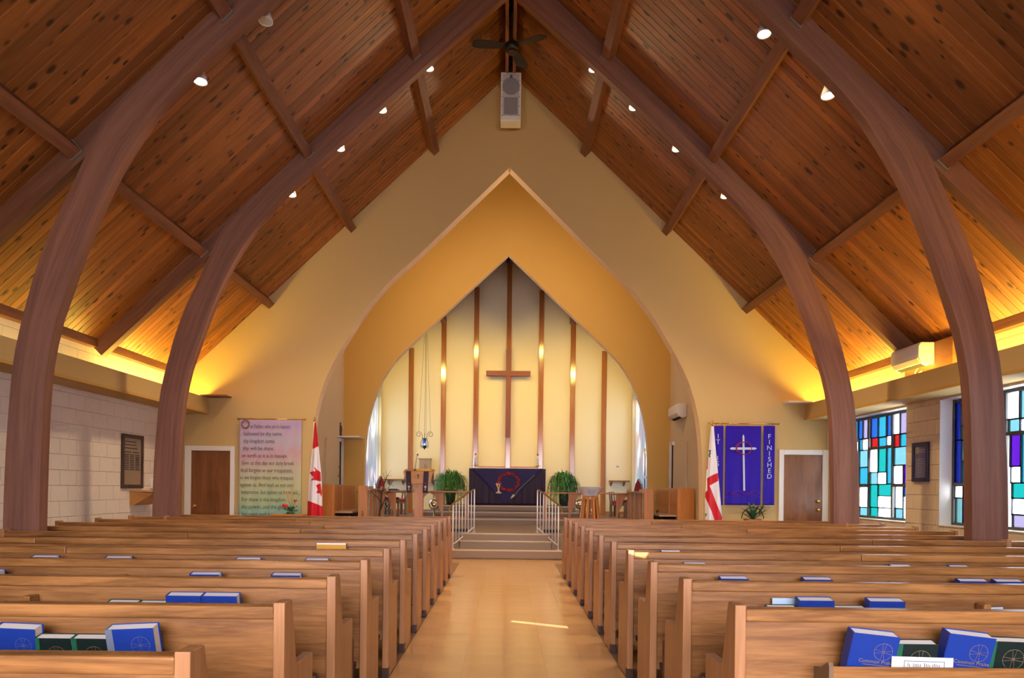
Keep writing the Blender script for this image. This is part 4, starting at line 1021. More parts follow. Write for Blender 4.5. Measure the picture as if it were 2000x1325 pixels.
bar([(1424.5, 876.5), (1428, 874.5), (1474, 874.5), (1477.5, 876.5), (1474, 879), (1428, 879)], 'cross_arm', SILVER, -0.026)
for k, (rx, rz, dx) in enumerate(((15, 12.5, 0), (14, 11.5, 0.8), (15.5, 11.8, -0.5))):
    pts = []
    for q in range(28):
        a = 2*PI*q/28; p = P(1452+dx+rx*math.cos(a), 876+rz*math.sin(a), BYF)-org; pts.append((p.x, -0.03-0.002*k, p.z))
    MB().tube(pts, 0.0045, 6, closed=True).build('thorn_crown', CRIMSON, t)
for (vv, am, sd) in ((962, 3, 0.4), (968, 2.4, 1.7)):
    pts = []
    for q in range(24):
        u = 1419+64*q/23; p = P(u, vv+am*math.sin(q*0.55+sd), BYF)-org; pts.append((p.x, -0.022, p.z))
    MB().tube(pts, 0.003, 5).build('hill_stitching', CRIMSON, t)
# ================================================================== FLAGS (cloth hanging in folds from leaning poles)
def flag(name, label, left, right, Y, fold, classify, mats, pole, group=None):
    """left/right: edge polylines (u,v) from top to bottom; classify(u,v)->material slot"""
    org = P(right[-1][0]-12, 1040, Y); org.z = 0.0
    t = thing(name, label, 'flag', tuple(org), group)
    def edge(pl, q):
        v0, v1 = pl[0][1], pl[-1][1]; v = v0+(v1-v0)*q
        for a, b in zip(pl, pl[1:]):
            if a[1] <= v <= b[1]+1e-6: return a[0]+(b[0]-a[0])*(v-a[1])/max(1e-6, b[1]-a[1]), v
        return pl[-1]
    nu, nv = 64, 190; vs = []; uv = []
    for j in range(nv+1):
        q = j/nv; (ul, vl), (ur, vr) = edge(left, q), edge(right, q)
        for i in range(nu+1):
            s = i/nu; u = ul+(ur-ul)*s; v = vl+(vr-vl)*s
            y = Y-0.04*math.sin(s*PI)*(0.3+q)+fold*(0.25+0.75*q)*math.sin(s*11+2.0*q)
            vs.append(tuple(P(u, v, y)-org)); uv.append((u, v))
    fs = []; mi = []
    for j in range(nv):
        for i in range(nu):
            k = j*(nu+1)+i; fs.append((k, k+nu+1, k+nu+2, k+1))
            u = (uv[k][0]+uv[k+nu+2][0])/2; v = (uv[k][1]+uv[k+nu+2][1])/2; mi.append(classify(u, v))
    b = MB().add(vs, fs); b.mi = mi
    o = b.build('cloth', mats, t, smooth=True, recalc=False); thicken(o)
    (pu, pv), (qu, qv) = pole
    a = P(pu, pv, Y+0.03)-org; c = P(qu, qv, Y+0.03)-org; c.z = 0.03
    MB().tube([c, a], 0.013, 10).build('pole', PLAST if pu < 900 else BRASS, t, smooth=True)
    MB().lathe([(0.012, 0), (0.022, 0.01), (0.022, 0.03), (0.012, 0.04), (0.022, 0.055), (0.001, 0.085)], 12, tuple(a)).build('finial', BRASS, t, smooth=True)
    MB().lathe([(0.16, 0.0), (0.16, 0.03), (0.04, 0.05), (0.025, 0.14), (0.001, 0.14)], 20, (c.x, c.y, 0)).build('base', BRASS, t, smooth=True)
    return t
LEAF1 = [(613, 912), (616.5, 915), (618.5, 918), (626, 922), (627, 941), (616, 938.5), (607, 938.5), (612.5, 933), (605.5, 924.5), (606, 922), (616, 920.5)]
LEAF2 = [(617, 948.5), (622, 946), (626, 944), (628.5, 962), (627.8, 968), (627, 970.5), (625.8, 967), (624.5, 964), (617, 963.5), (620.5, 958), (619.5, 954)]
def ca(u, v):
    if v < 976 and inside(LEAF1, u, v): return 1
    if inside(LEAF2, u, v): return 1
    if v > 978+0.4*(u-601): return 1                                    # lower fly stripe
    if v < 877+0.5*(612-u)-0.0 and u > 611.5+(-0.02)*(v-830): return 1  # upper stripe
    if u < 612-(v-850)*0.145+1.2 and v < 934 and v > 850: return 1      # turned hem
    return 0
flag('canadian_flag', 'red and white maple leaf flag hanging in folds left of the arch', [(614.5, 826), (612, 860), (604.5, 930), (602, 960), (600, 1022)], [(617, 826), (622, 870), (628, 930), (630, 990), (632, 1022)], 13.75, 0.035, ca, [FLAGW, FLAGR], ((613.8, 824), (611, 1090)))
RCA = [(1404.5, 923), (1402.5, 940), (1386, 949), (1398, 980), (1410, 1010), (1410, 1024), (1398, 1024), (1390, 1000), (1380.5, 978), (1377.5, 972), (1378, 962), (1382, 958), (1381, 935), (1390, 929)]
RCB = [(1381.5, 893), (1383.5, 893), (1382, 917), (1380, 917)]
LF1 = [(1386, 878.5), (1389.5, 881), (1387.5, 884), (1389, 887), (1386.5, 889), (1388, 893), (1384, 894), (1383.5, 889), (1385.5, 885), (1384, 881)]
LF2 = [(1378, 1003), (1381, 1004), (1379.5, 1008), (1377.5, 1010)]
def an(u, v):
    if inside(RCA, u, v) or inside(RCB, u, v): return 1
    if inside(LF1, u, v) or inside(LF2, u, v): return 2
    return 0
flag('church_flag', 'white flag with red cross and green leaf hanging beside the purple banner', [(1389, 833), (1386, 865), (1380, 920), (1377, 980), (1378, 1024)], [(1394, 833), (1398, 880), (1403, 930), (1408, 985), (1411, 1024)], 13.75, 0.035, an, [FLAGW, FLAGR, LEAFG], ((1391.5, 831), (1396, 1090)))

# ================================================================== PLANTS
def leaf_strip(b, pts, w, mi=0):
    """flat tapering leaf along a polyline"""
    m = len(pts); vs = []
    for i, p in enumerate(pts):
        p = Vector(p); t = (Vector(pts[min(i+1, m-1)])-Vector(pts[max(i-1, 0)])).normalized()
        s = t.cross(Vector((0, 0, 1)));
        if s.length < 1e-3: s = Vector((1, 0, 0))
        s.normalize(); q = i/(m-1); ww = w*math.sin(PI*(0.12+0.86*q))
        vs += [p-s*ww, p+s*ww]
    b.add(vs, [(2*i, 2*i+1, 2*i+3, 2*i+2) for i in range(m-1)], mi)
FERNL = mat('fern_light_green', (0.12, 0.33, 0.06), 0.55, noise=0.4, nscale=20)
def fern(u, v_pot, Y, label, seed, rise):
    rnd = random.Random(seed); o = P(u, v_pot, Y)
    t = thing('potted_fern', label, 'plant', (o.x, Y, ZS3+0.001), 'ferns flanking the altar')
    MB().lathe([(0.105, 0.0), (0.145, 0.36), (0.155, 0.375), (0.155, 0.40), (0.135, 0.40), (0.13, 0.375)], 20).build('pot', BLACK, t, smooth=False)
    MB().lathe([(0.001, 0.375), (0.132, 0.375), (0.132, 0.34)], 16).build('soil', BARK, t)
    b = MB()
    for k in range(330):
        a = rnd.uniform(0, 2*PI); L = rnd.uniform(0.14, 0.44); n = 8
        up = rnd.uniform(0.22, 0.44)*(1.2-0.9*L); drop = rnd.uniform(0.30, 1.15)
        mi = 0 if rnd.random() < 0.72 else 1
        pts = []
        for i in range(n+1):
            q = i/n; r = 0.03+L*(1-(1-q)**2.2); z = 0.42+1.35*up*math.sin(min(1, q*1.7)*PI/2)-drop*max(0, q-0.28)**1.5*1.25
            pts.append((r*math.cos(a+0.25*q), r*math.sin(a+0.25*q), z))
        leaf_strip(b, pts, 0.006, mi)
        for i in range(1, n+1):
            p = Vector(pts[i]); tt = (Vector(pts[i])-Vector(pts[i-1])).normalized(); s = tt.cross(Vector((0, 0, 1))).normalized()
            for j in (0.0, 0.5):
                pp = p-tt*(0.05*j); lw = 0.045*(1-0.6*i/n)
                for sg in (-1, 1):
                    e = pp+s*sg*lw+Vector((0, 0, -lw*0.55))+tt*lw*0.4
                    b.add([pp-tt*0.007, pp+tt*0.007, e], [(0, 1, 2)], mi)
    for k in range(3):                                       # young upright fronds
        a = rise+k*1.9; pts = [(0.02*i*math.cos(a), 0.01*i*math.sin(a), 0.66+0.055*i) for i in range(7)]
        leaf_strip(b, pts, 0.022, 1)
    fo = b.build('fronds', [FERN, FERNL], t, recalc=False); fo['kind'] = 'stuff'
    return t
fern(880, 985, 21.25, 'full drooping green fern in a black pot left of the altar', 11, 0.3)
fern(1101, 985, 21.25, 'drooping green fern with an upright frond in a black pot right of the altar', 12, 2.2)
# potted plant below the purple banner
o = P(1470, 1012, 13.85); rnd = random.Random(4)
t = thing('basket_plant', 'leafy green plant in a hooped basket under the purple banner', 'plant', (o.x, 13.85, 0))
MB().lathe([(0.11, 0.0), (0.15, 0.80), (0.155, 0.84), (0.14, 0.84), (0.14, 0.80)], 20).build('pot_stand', OAKZ, t)
MB().tube([(0.19*math.cos(q*PI/14), 0.0, 0.84+0.20*math.sin(q*PI/14)) for q in range(15)], 0.008, 6).build('basket_handle', BARK, t)
for (a, L, z1, w) in ((2.9, 0.40, 0.70, 0.035), (3.5, 0.34, 0.74, 0.03), (2.4, 0.36, 0.86, 0.03), (1.9, 0.22, 0.98, 0.025), (1.3, 0.24, 0.96, 0.022), (0.9, 0.30, 0.90, 0.025), (0.4, 0.36, 0.88, 0.022), (0.1, 0.38, 0.80, 0.03), (-0.3, 0.34, 0.72, 0.03), (4.0, 0.3, 0.8, 0.03), (5.0, 0.28, 0.75, 0.03), (5.6, 0.35, 0.70, 0.03), (2.0, 0.12, 0.9, 0.03), (0.7, 0.14, 0.84, 0.03), (3.1, 0.16, 0.82, 0.03), (4.5, 0.18, 0.8, 0.03)):
    pts = []
    for i in range(7):
        q = i/6; pts.append((L*q*math.cos(a), L*q*math.sin(a)*0.6, 0.82+(z1-0.56)*0.72*math.sin(q*PI*0.62)))
    b = MB(); leaf_strip(b, pts, w); b.build('leaf', DGREEN, t, recalc=False)
b = MB()
for k in range(60):
    a = rnd.uniform(-0.5, 1.3); L = rnd.uniform(0.15, 0.36); p0 = Vector((0.1, 0, 0.90)); e = p0+Vector((L*math.cos(a), rnd.uniform(-0.12, 0.1), L*math.sin(a)*0.8)); leaf_strip(b, [p0, p0+(e-p0)*0.5+Vector((0, 0, 0.02)), e], 0.006)
b.build('fine_leaves', DGREEN, t, recalc=False)['kind'] = 'stuff'

# flower arrangement on its stand, in front of the prayer banner
o = P(564, 1006, 13.4)
t = thing('flower_stand', 'small wooden pedestal table in front of the prayer banner', 'table', (o.x, 13.4, 0))
ztop = o.z+0.012
MB().box(-0.26, 0.26, -0.16, 0.16, ztop-0.03, ztop, bv=0.006).build('top', TEAKX, t); MB().box(-0.21, 0.21, -0.12, 0.12, ztop-0.07, ztop-0.03).build('apron', TEAKX, t)
for (x, y) in ((-0.18, -0.1), (0.18, -0.1), (-0.18, 0.1), (0.18, 0.1)): MB().box(x-0.018, x+0.018, y-0.018, y+0.018, 0, ztop-0.07).build('leg', TEAK, t)
t = thing('flower_arrangement', 'red poppies and wheat stalks arranged on the pedestal table', 'flowers', (o.x+0.03, 13.4, ztop+0.001))
MB().lathe([(0.07, 0), (0.075, 0.02), (0.05, 0.035), (0.001, 0.04)], 16).build('dish', DGREEN, t)
def stem(p1, r=0.003): MB().tube([(0.02, 0, 0.02), ((p1[0])*0.35+0.02, 0, p1[2]*0.6), p1], r, 6).build('stem', DGREEN, t)
for (u, v, r) in ((557, 988, 0.045), (577.5, 978.5, 0.03), (580, 989, 0.016)):
    p = P(u, v, 13.38)-Vector(t.location); stem(p)
    b = MB()
    for k in range(5):
        a = k*2*PI/5; b.ball((p.x+r*0.55*math.cos(a), p.y+r*0.3*math.sin(a)-0.01, p.z+r*0.25*math.sin(a*2)), r*0.62, 10, 0, 1, 0.6, 0.75)
    b.build('poppy', FLAGR, t, smooth=True)
for (u0, v0, u1, v1) in ((560.5, 962, 564, 980), (571, 951, 569.5, 974)):
    a = P(u0, v0, 13.4)-Vector(t.location); c = P(u1, v1, 13.4)-Vector(t.location); stem(c)
    b = MB()
    for k in range(9):
        p = c+(a-c)*k/8; b.ball(p+Vector((0.006*(-1)**k, 0, 0)), 0.014, 8, 0, 0.7, 0.7, 1.5)
    b.build('wheat_ear', mat('wheat', (0.62, 0.32, 0.10), 0.7), t)
b = MB(); rnd = random.Random(9)
for k in range(40):
    a = rnd.uniform(0, 2*PI); r = rnd.uniform(0.02, 0.10); b.ball((r*math.cos(a), r*math.sin(a)*0.6, 0.05+rnd.uniform(0, 0.07)), 0.018, 6, 0, 1, 1, 0.7)
b.build('foliage', DGREEN, t)['kind'] = 'stuff'
for (u, v, zt_) in ((585, 965, 0.2), (566, 1000, 0.1)):
    p = P(u, v, 13.42)-Vector(t.location); stem(p, 0.002)
# card leaning on the stand
p = P(542, 1011, 13.25)

# ================================================================== CHANCEL RAILINGS
def railing(sx):
    t = thing('stair_railing', 'white metal stair railing with brass handrail, %s of the chancel steps' % ('left' if sx < 0 else 'right'), 'railing', (sx*0.95, 15.02, 0.176))
    org = Vector(t.location)
    near = Vector((sx*0.985, 15.03, 0.0)); far = Vector((sx*0.615, 15.68, 0.0))
    def at(q): return near+(far-near)*q
    def ztop(q): return 1.02+(1.285-1.02)*q
    def zbot(q): return 0.29+(0.56-0.29)*max(0.0, (q-0.14))/0.86 if q > 0.14 else 0.27+0.02*q/0.14
    for q in (0.0, 1.0):
        p = at(q)-org; MB().tube([(p.x, p.y, (0.176 if q == 0 else ZC)-org.z), (p.x, p.y, ztop(q)-org.z)], 0.0125, 8).build('post', WHITEM, t, smooth=True)
        MB().box(p.x-0.035, p.x+0.035, p.y-0.035, p.y+0.035, (0.176 if q == 0 else ZC)-org.z, (0.176 if q == 0 else ZC)-org.z+0.006).build('foot_plate', WHITEM, t)
    for k in range(1, 7):
        q = k/7; p = at(q)-org
        MB().tube([(p.x, p.y, zbot(q)-org.z), (p.x, p.y, ztop(q)-org.z)], 0.008, 8).build('baluster', WHITEM, t, smooth=True)
    pts = [at(q)-org+Vector((0, 0, zbot(q))) for q in (0, 0.12, 0.2, 0.4, 0.6, 0.8, 0.93, 1.0)]
    MB().tube(pts, 0.011, 8).build('bottom_rail', WHITEM, t, smooth=True)
    d = (near-far).normalized()
    top = [at(1.0)-org+Vector((0, 0, 1.30)), at(0.75)-org+Vector((0, 0, ztop(0.75)+0.025)), at(0.5)-org+Vector((0, 0, ztop(0.5)+0.02)), at(0.25)-org+Vector((0, 0, ztop(0.25)+0.01)), at(0)-org+Vector((0, 0, 1.02)),
           near-org+d*0.09+Vector((0, 0, 0.975)), near-org+d*0.125+Vector((0, 0, 0.90)), near-org+d*0.12+Vector((0, 0, 0.82)), near-org+d*0.08+Vector((0, 0, 0.755))]
    MB().tube(top, [0.014, 0.017, 0.017, 0.017, 0.016, 0.014, 0.012, 0.010, 0.008], 10).build('handrail', mat('aged_brass', (0.42, 0.24, 0.05), 0.3, 0.85), t, smooth=True)
railing(-1); railing(1)

# ================================================================== COMMUNION RAILS
def comm_rail(sx):
    t = thing('communion_rail', 'oak communion rail with pointed arch panels, %s of the altar' % ('left' if sx < 0 else 'right'), 'rail', (0, 19.2, ZS1))
    x0, x1 = sx*0.90, sx*3.27; zt = 0.645
    MB().box(x0, x1, -0.06, 0.06, zt-0.035, zt, bv=0.008).build('top_rail', TEAKX, t)
    MB().box(x0, x1, -0.035, 0.035, 0.0, 0.045).build('bottom_rail', TEAKX, t)
    MB().box(x0, x0+sx*0.05, -0.03, 0.03, 0.0, zt-0.035).build('post', TEAK, t)
    for xc in (sx*1.82, sx*2.95):
        hw = 0.325; pz = zt-0.035
        half = [(0.275, 0.045), (0.275, 0.16), (0.245, 0.175), (0.235, 0.24), (0.19, 0.31), (0.175, 0.34), (0.165, 0.42), (0.13, 0.50), (0.07, 0.565), (0.0, 0.60)]
        poly = [(hw, 0.045), (hw, pz), (-hw, pz), (-hw, 0.045)]+[(-x, z) for x, z in half]+[(x, z) for x, z in half[::-1][1:]]
        MB().prism([(xc+x, z) for x, z in poly], -0.02, 0.02, 'Y').build('arch_panel', TEAK, t)
comm_rail(-1); comm_rail(1)

# ================================================================== ALTAR
AY = 21.3; CREAMC = mat('cream_applique', (0.66, 0.52, 0.28), 0.6)
t = thing('altar', 'altar draped with a dark purple frontal bearing chalice, thorn wreath and spear', 'altar', (0.03, AY, ZS3))
aw = 1.0; ah = 1.0
MB().box(-aw, aw, 0.02, 0.80, 0, ah-0.02).build('table', TEAKX, t)
MB().box(-aw-0.03, aw+0.03, -0.02, 0.82, ah-0.025, ah, bv=0.006).build('altar_linen', LINEN, t)
for s in (-1, 1): MB().box(s*(aw+0.012), s*(aw+0.03), 0.10, 0.70, 0.36, ah-0.02).build('linen_fall', LINEN, t)
vs = []; nu, nv = 110, 14
for j in range(nv+1):
    for i in range(nu+1):
        s = i/nu; q = j/nv
        vs.append((-aw-0.012+2.0*(aw+0.012)*s, -0.006+0.010*math.sin(s*58+0.7*math.sin(s*9))*(0.25+0.75*q)+0.004*math.sin(s*131), ah-0.022-(ah-0.03)*q))
fr = MB().add(vs, [(j*(nu+1)+i, (j+1)*(nu+1)+i, (j+1)*(nu+1)+i+1, j*(nu+1)+i+1) for j in range(nv) for i in range(nu)]).build('frontal', DPURP, t, smooth=True, recalc=False)
thicken(fr)
org = Vector(t.location)
def zf(x, y): q = P(900+x/11.11, 890+y/11.11, AY)-org; return (q.x, q.z)
vs = []; n1 = 40
for j in range(n1+1):
    q = j/n1; a = Vector(zf(225, 285)).lerp(Vector(zf(980, 1055)), q); c = Vector(zf(1790, 285)).lerp(Vector(zf(980, 1055)), q)
    for i in range(21):
        s = i/20; p = a.lerp(c, s); vs.append((p.x, -0.030+0.003*math.sin(p.x*24), min(p.y, ah-0.02)))
ov = MB().add(vs, [(j*21+i, (j+1)*21+i, (j+1)*21+i+1, j*21+i+1) for j in range(n1) for i in range(20)]).build('overlay', INDIGO, t, smooth=True, recalc=False); thicken(ov)
b = MB(); rnd = random.Random(5); W2_ = mat('dark_red_leaf', (0.17, 0.012, 0.015), 0.6)
for k in range(230):
    a = 2*PI*k/230+rnd.uniform(-0.05, 0.05); rr = rnd.uniform(0.80, 1.06)
    cx, cz = zf(1035+232*rr*math.cos(a), 575-198*rr*math.sin(a))
    ang = rnd.uniform(0, 6.28); L = rnd.uniform(0.022, 0.042); w = L*0.42
    dx, dz = math.cos(ang), math.sin(ang); y = -0.037-rnd.uniform(0, 0.012)
    b.add([(cx-dx*L, y, cz-dz*L), (cx-dz*w, y-0.006, cz+dx*w), (cx+dx*L, y, cz+dz*L), (cx+dz*w, y-0.006, cz-dx*w)], [(0, 1, 2, 3)], rnd.choice((0, 0, 0, 1)))
wr_ = b.build('thorn_wreath', [W2_, FLAGR], t, recalc=False); wr_['kind'] = 'stuff'
ch = [(760, 605), (775, 600), (860, 600), (875, 605), (868, 650), (845, 690), (830, 712), (846, 722), (832, 738), (836, 762), (858, 795), (886, 808), (888, 824), (754, 824), (756, 808), (784, 795), (803, 762), (806, 738), (792, 722), (806, 712), (790, 690), (768, 650)]
MB().prism([zf(*p) for p in ch], -0.046, -0.036, 'Y').build('chalice', CREAMC, t)
MB().prism([zf(*p) for p in ((1598, 418), (1612, 430), (1280, 738), (1180, 878), (1160, 862), (1262, 722))], -0.046, -0.036, 'Y').build('spear_shaft', mat('spear_grey', (0.10, 0.13, 0.12), 0.6), t)
MB().prism([zf(*p) for p in ((1140, 838), (1178, 872), (1128, 912), (1074, 946), (1098, 885))], -0.048, -0.036, 'Y').build('spear_head', CREAMC, t)
# candles
for (u, lab) in ((928.5, 'left'), (1050.5, 'right')):
    o = P(u, 911, AY+0.25)
    t = thing('altar_candle', 'white altar candle in a brass holder, %s end of the altar' % lab, 'candle', (o.x, AY+0.3, ZS3+ah+0.001), 'altar candles')
    MB().lathe([(0.055, 0), (0.058, 0.006), (0.02, 0.012), (0.014, 0.03), (0.05, 0.048), (0.092, 0.06), (0.094, 0.066), (0.04, 0.058), (0.001, 0.056)], 24).build('holder', BRASS, t, smooth=True)
    MB().lathe([(0.032, 0.056), (0.032, 0.34), (0.034, 0.345), (0.001, 0.35)], 16).build('candle_tube', WAX, t, smooth=True)
    MB().lathe([(0.036, 0.335), (0.036, 0.362), (0.024, 0.385), (0.006, 0.395), (0.001, 0.395)], 16).build('cap', BRASS, t, smooth=True)
    MB().lathe([(0.0335, 0.23), (0.0345, 0.235), (0.0335, 0.24)], 16).build('band', BRASS, t, smooth=True)

# ================================================================== LECTERN
o = P(818.5, 923, 16.5); t = thing('lectern', 'oak lectern with purple hangings left of the chancel steps', 'lectern', (o.x, 16.5, ZC))
MB().prism([(-0.085, 0.0), (0.085, 0.0), (0.095, 1.04), (-0.095, 1.04)], -0.07, 0.07, 'Y').build('column', TEAK, t)
MB().box(-0.24, 0.24, -0.2, 0.2, 0, 0.05, bv=0.01).build('base', TEAKX, t)
b = MB().prism([(-0.30, 1.155), (0.30, 1.155), (0.235, 0.93), (-0.235, 0.93)], -0.16, -0.135, 'Y'); b.build('front_board', wood('amber_oak', (0.46, 0.19, 0.03), (0.60, 0.28, 0.06), 'X', ring=12, stretch=12), t)
MB().prism([(-0.16, 1.155), (0.22, 1.21), (0.22, 1.235), (-0.16, 1.18)], -0.305, 0.305, 'X').build('top', MATS['amber_oak'], t)
for s in (-1, 1): MB().prism([(-0.14, 0.95), (-0.14, 1.155), (0.2, 1.21), (0.2, 1.05)], s*0.262, s*0.285, 'X').build('side_board', DARKW, t)
for x in (-0.20, 0.165):
    vs = []
    for j in range(15):
        q = j/14; wd = 0.052+0.0*q
        for s in (-1, 1): vs.append((x+s*wd+(0.02 if x < 0 else -0.02)*q, -0.168-0.006*math.sin(q*5), 1.185-0.44*q))
    h = MB().add(vs, [(2*j, 2*j+1, 2*j+3, 2*j+2) for j in range(14)]).build('hanging', DPURP, t, recalc=False); thicken(h, 0.004)
    cx = x+(0.016 if x < 0 else -0.016)
    MB().prism([(cx+a*0.9, 0.80+bz*0.9) for a, bz in ((-0.026, 0.10), (0.026, 0.10), (0.02, 0.06), (0.006, 0.045), (0.006, 0.02), (0.024, 0.0), (-0.024, 0.0), (-0.006, 0.02), (-0.006, 0.045), (-0.02, 0.06))], -0.182, -0.176, 'Y').build('chalice_patch', GOLDC, h)
    MB().prism([(cx-0.02, 0.935), (cx, 0.915), (cx+0.02, 0.935), (cx, 0.965)], -0.182, -0.176, 'Y').build('red_patch', CRIMSON, h)
b = MB().box(-0.006, 0.006, -0.083, -0.069, 0.55, 0.83); b.box(-0.045, 0.045, -0.083, -0.069, 0.755, 0.767); b.build('inlaid_cross', mat('pale_inlay', (0.60, 0.28, 0.12), 0.5), t)
MB().prism([(-0.02, 1.12), (0.025, 1.12), (0.01, 1.06), (-0.002, 1.02)], -0.172, -0.162, 'Y').build('hook', BLACK, t)
t2 = thing('open_book', 'open book lying on the lectern top', 'book', (o.x+0.11, 16.53, ZC+1.212)); t2.rotation_euler = (math.atan2(0.055, 0.38), 0, 0)
for s in (-1, 1): MB().prism([(0, 0.0), (s*0.15, 0.0), (s*0.15, 0.012), (s*0.05, 0.026), (0, 0.016)], -0.12, 0.12, 'Y').build('page_block', mat('gilt_pages', (0.75, 0.48, 0.10), 0.5), t2)
t3 = thing('microphone', 'slender black gooseneck microphone on the lectern', 'microphone', (o.x-0.09, 16.52, ZC+1.212))
MB().lathe([(0.02, 0), (0.02, 0.015), (0.005, 0.02)], 10).build('mount', BLACK, t3)
MB().tube([(0, 0, 0), (0.015, 0, 0.12), (0.035, -0.01, 0.24), (0.05, -0.02, 0.30)], 0.0045, 6).build('gooseneck', BLACK, t3)
MB().ball((0.056, -0.022, 0.315), 0.017, 10, 0, 1, 1, 1.2).build('capsule', BLACK, t3, smooth=True)

# ================================================================== FONT
o = P(1153, 951, 15.9); t = thing('baptismal_font', 'grey stone bowl font on splayed oak legs right of the steps', 'font', (o.x, 15.9, ZC))
STONE = mat('grey_stoneware', (0.62, 0.57, 0.57), 0.35, noise=0.12, nscale=12)
ft = o.z-ZC
MB().lathe([(0.10, ft-0.19), (0.15, ft-0.185), (0.155, ft-0.165), (0.21, ft-0.085), (0.262, ft-0.012), (0.268, ft), (0.255, ft), (0.20, ft-0.08), (0.13, ft-0.15), (0.001, ft-0.155)], 40).build('bowl', STONE, t, smooth=True)
MB().lathe([(0.001, 0.0), (0.072, 0.0), (0.072, 0.006), (0.055, 0.006), (0.05, 0.010), (0.001, 0.010)], 28, (0, -0.222, ft-0.085), 0, 'Y').build('medallion', mat('blue_grey_glaze', (0.20, 0.23, 0.27), 0.4, noise=0.3, nscale=30), t)
MB().lathe([(0.13, ft-0.26), (0.155, ft-0.25), (0.155, ft-0.192), (0.001, ft-0.19)], 28).build('collar', TEAKX, t)
for k in range(9):
    a = 2*PI*k/9+0.15; ct, st = math.cos(a), math.sin(a); z1 = ft-0.215
    b = MB(); vs = []
    for (r, z, wd) in ((0.225, 0.0, 0.024), (0.135, z1, 0.022)):
        for (dr, dw) in ((-0.02, -wd), (0.02, -wd), (0.02, wd), (-0.02, wd)):
            vs.append(((r+dr)*ct-dw*st, (r+dr)*st+dw*ct, z))
    b.add(vs, [(3, 2, 1, 0), (4, 5, 6, 7), (0, 1, 5, 4), (1, 2, 6, 5), (2, 3, 7, 6), (3, 0, 4, 7)]).build('leg', TEAK, t)

# ================================================================== CHOIR STALLS AND DESKS
AMB = wood('amber_panel', (0.46, 0.165, 0.028), (0.60, 0.235, 0.046), 'Z', rough=0.35, ring=9, stretch=10)
def stall(sx):
    side = 'left' if sx < 0 else 'right'
    t = thing('choir_stall', 'oak choir stall with tall end panel against the %s choir wall' % side, 'choir stall', (0, 0, ZC))
    xa, xb = sx*3.40, sx*3.46; H_ = 0.90
    MB().box(sx*3.40, sx*3.74, 15.95, 16.0, 0, H_, bv=0.01).build('end_panel', AMB, t)
    MB().box(xa, xb, 16.0, 16.72, 0.33, H_, bv=0.01).build('back_panel', AMB, t)
    MB().box(xa, xb, 16.74, 18.05, 0.33, H_-0.01, bv=0.015).build('back_panel', AMB, t)
    MB().box(sx*3.38, sx*3.46, 16.0, 18.05, 0.0, 0.33).build('plinth', DARKW, t)
    MB().box(sx*3.05, sx*3.40, 16.0, 18.15, 0.33, 0.365, bv=0.005).build('seat', wood('pale_oak_seat', (0.40, 0.26, 0.16), (0.5, 0.34, 0.22), 'Y', ring=10, stretch=10), t)
    MB().box(sx*3.10, sx*3.13, 16.05, 18.1, 0.0, 0.33).build('under_seat_shade', DARKV, t)  # near-black board paints the shade beneath the seat
    for (y, ) in ((16.73,),): MB().box(sx*3.385, sx*3.40, y-0.012, y+0.012, 0.36, H_).build('stile', TEAK, t)
def desk(sx):
    side = 'left' if sx < 0 else 'right'
    t = thing('choir_desk', 'slatted oak choir desk in front of the %s stall' % side, 'desk', (0, 0, ZC)); H_ = 0.88
    if True:
        MB().box(sx*2.74, sx*2.93, 15.95, 15.99, 0, H_, bv=0.006).build('end_panel', TEAK, t)
    for (y, x) in ((16.42, 2.72), (18.0, 2.72)): MB().box(sx*x, sx*(x+0.09), y, y+0.05, 0, H_-0.01).build('upright', TEAK, t)
    MB().box(sx*2.70, sx*2.95, 15.99, 18.05, H_-0.09, H_-0.06).build('book_ledge', MATS['pale_oak_seat'], t)
    for k in range(7):
        y = 16.12+0.27*k; MB().box(sx*2.735, sx*2.765, y, y+0.11, 0.05, H_-0.09).build('slat', TEAK if k % 2 else MATS['pale_oak_seat'], t)
    MB().box(sx*2.73, sx*2.78, 15.99, 18.05, 0, 0.05).build('sill', TEAK, t)
    MB().tube([(sx*2.935, 16.0, 0.74), (sx*2.98, 15.99, 0.76)], 0.012, 8).build('peg', TEAK, t)
for s in (-1, 1): stall(s); desk(s)
o = P(1303, 992, 17.0)
t = thing('drinking_glass', 'small clear tumbler standing on the right choir seat', 'glass', (3.2, 17.0, ZC+0.366)); MB().lathe([(0.022, 0), (0.028, 0.07), (0.026, 0.07), (0.02, 0.004), (0.001, 0.004)], 14).build('tumbler', glass_pane('clear_glass', (0.9, 0.93, 0.95), 0.9), t, smooth=True); MB().lathe([(0.001, 0.004), (0.02, 0.004), (0.024, 0.04), (0.001, 0.04)], 14).build('water', glass_pane('water', (0.85, 0.92, 0.95), 0.95), t, smooth=True)

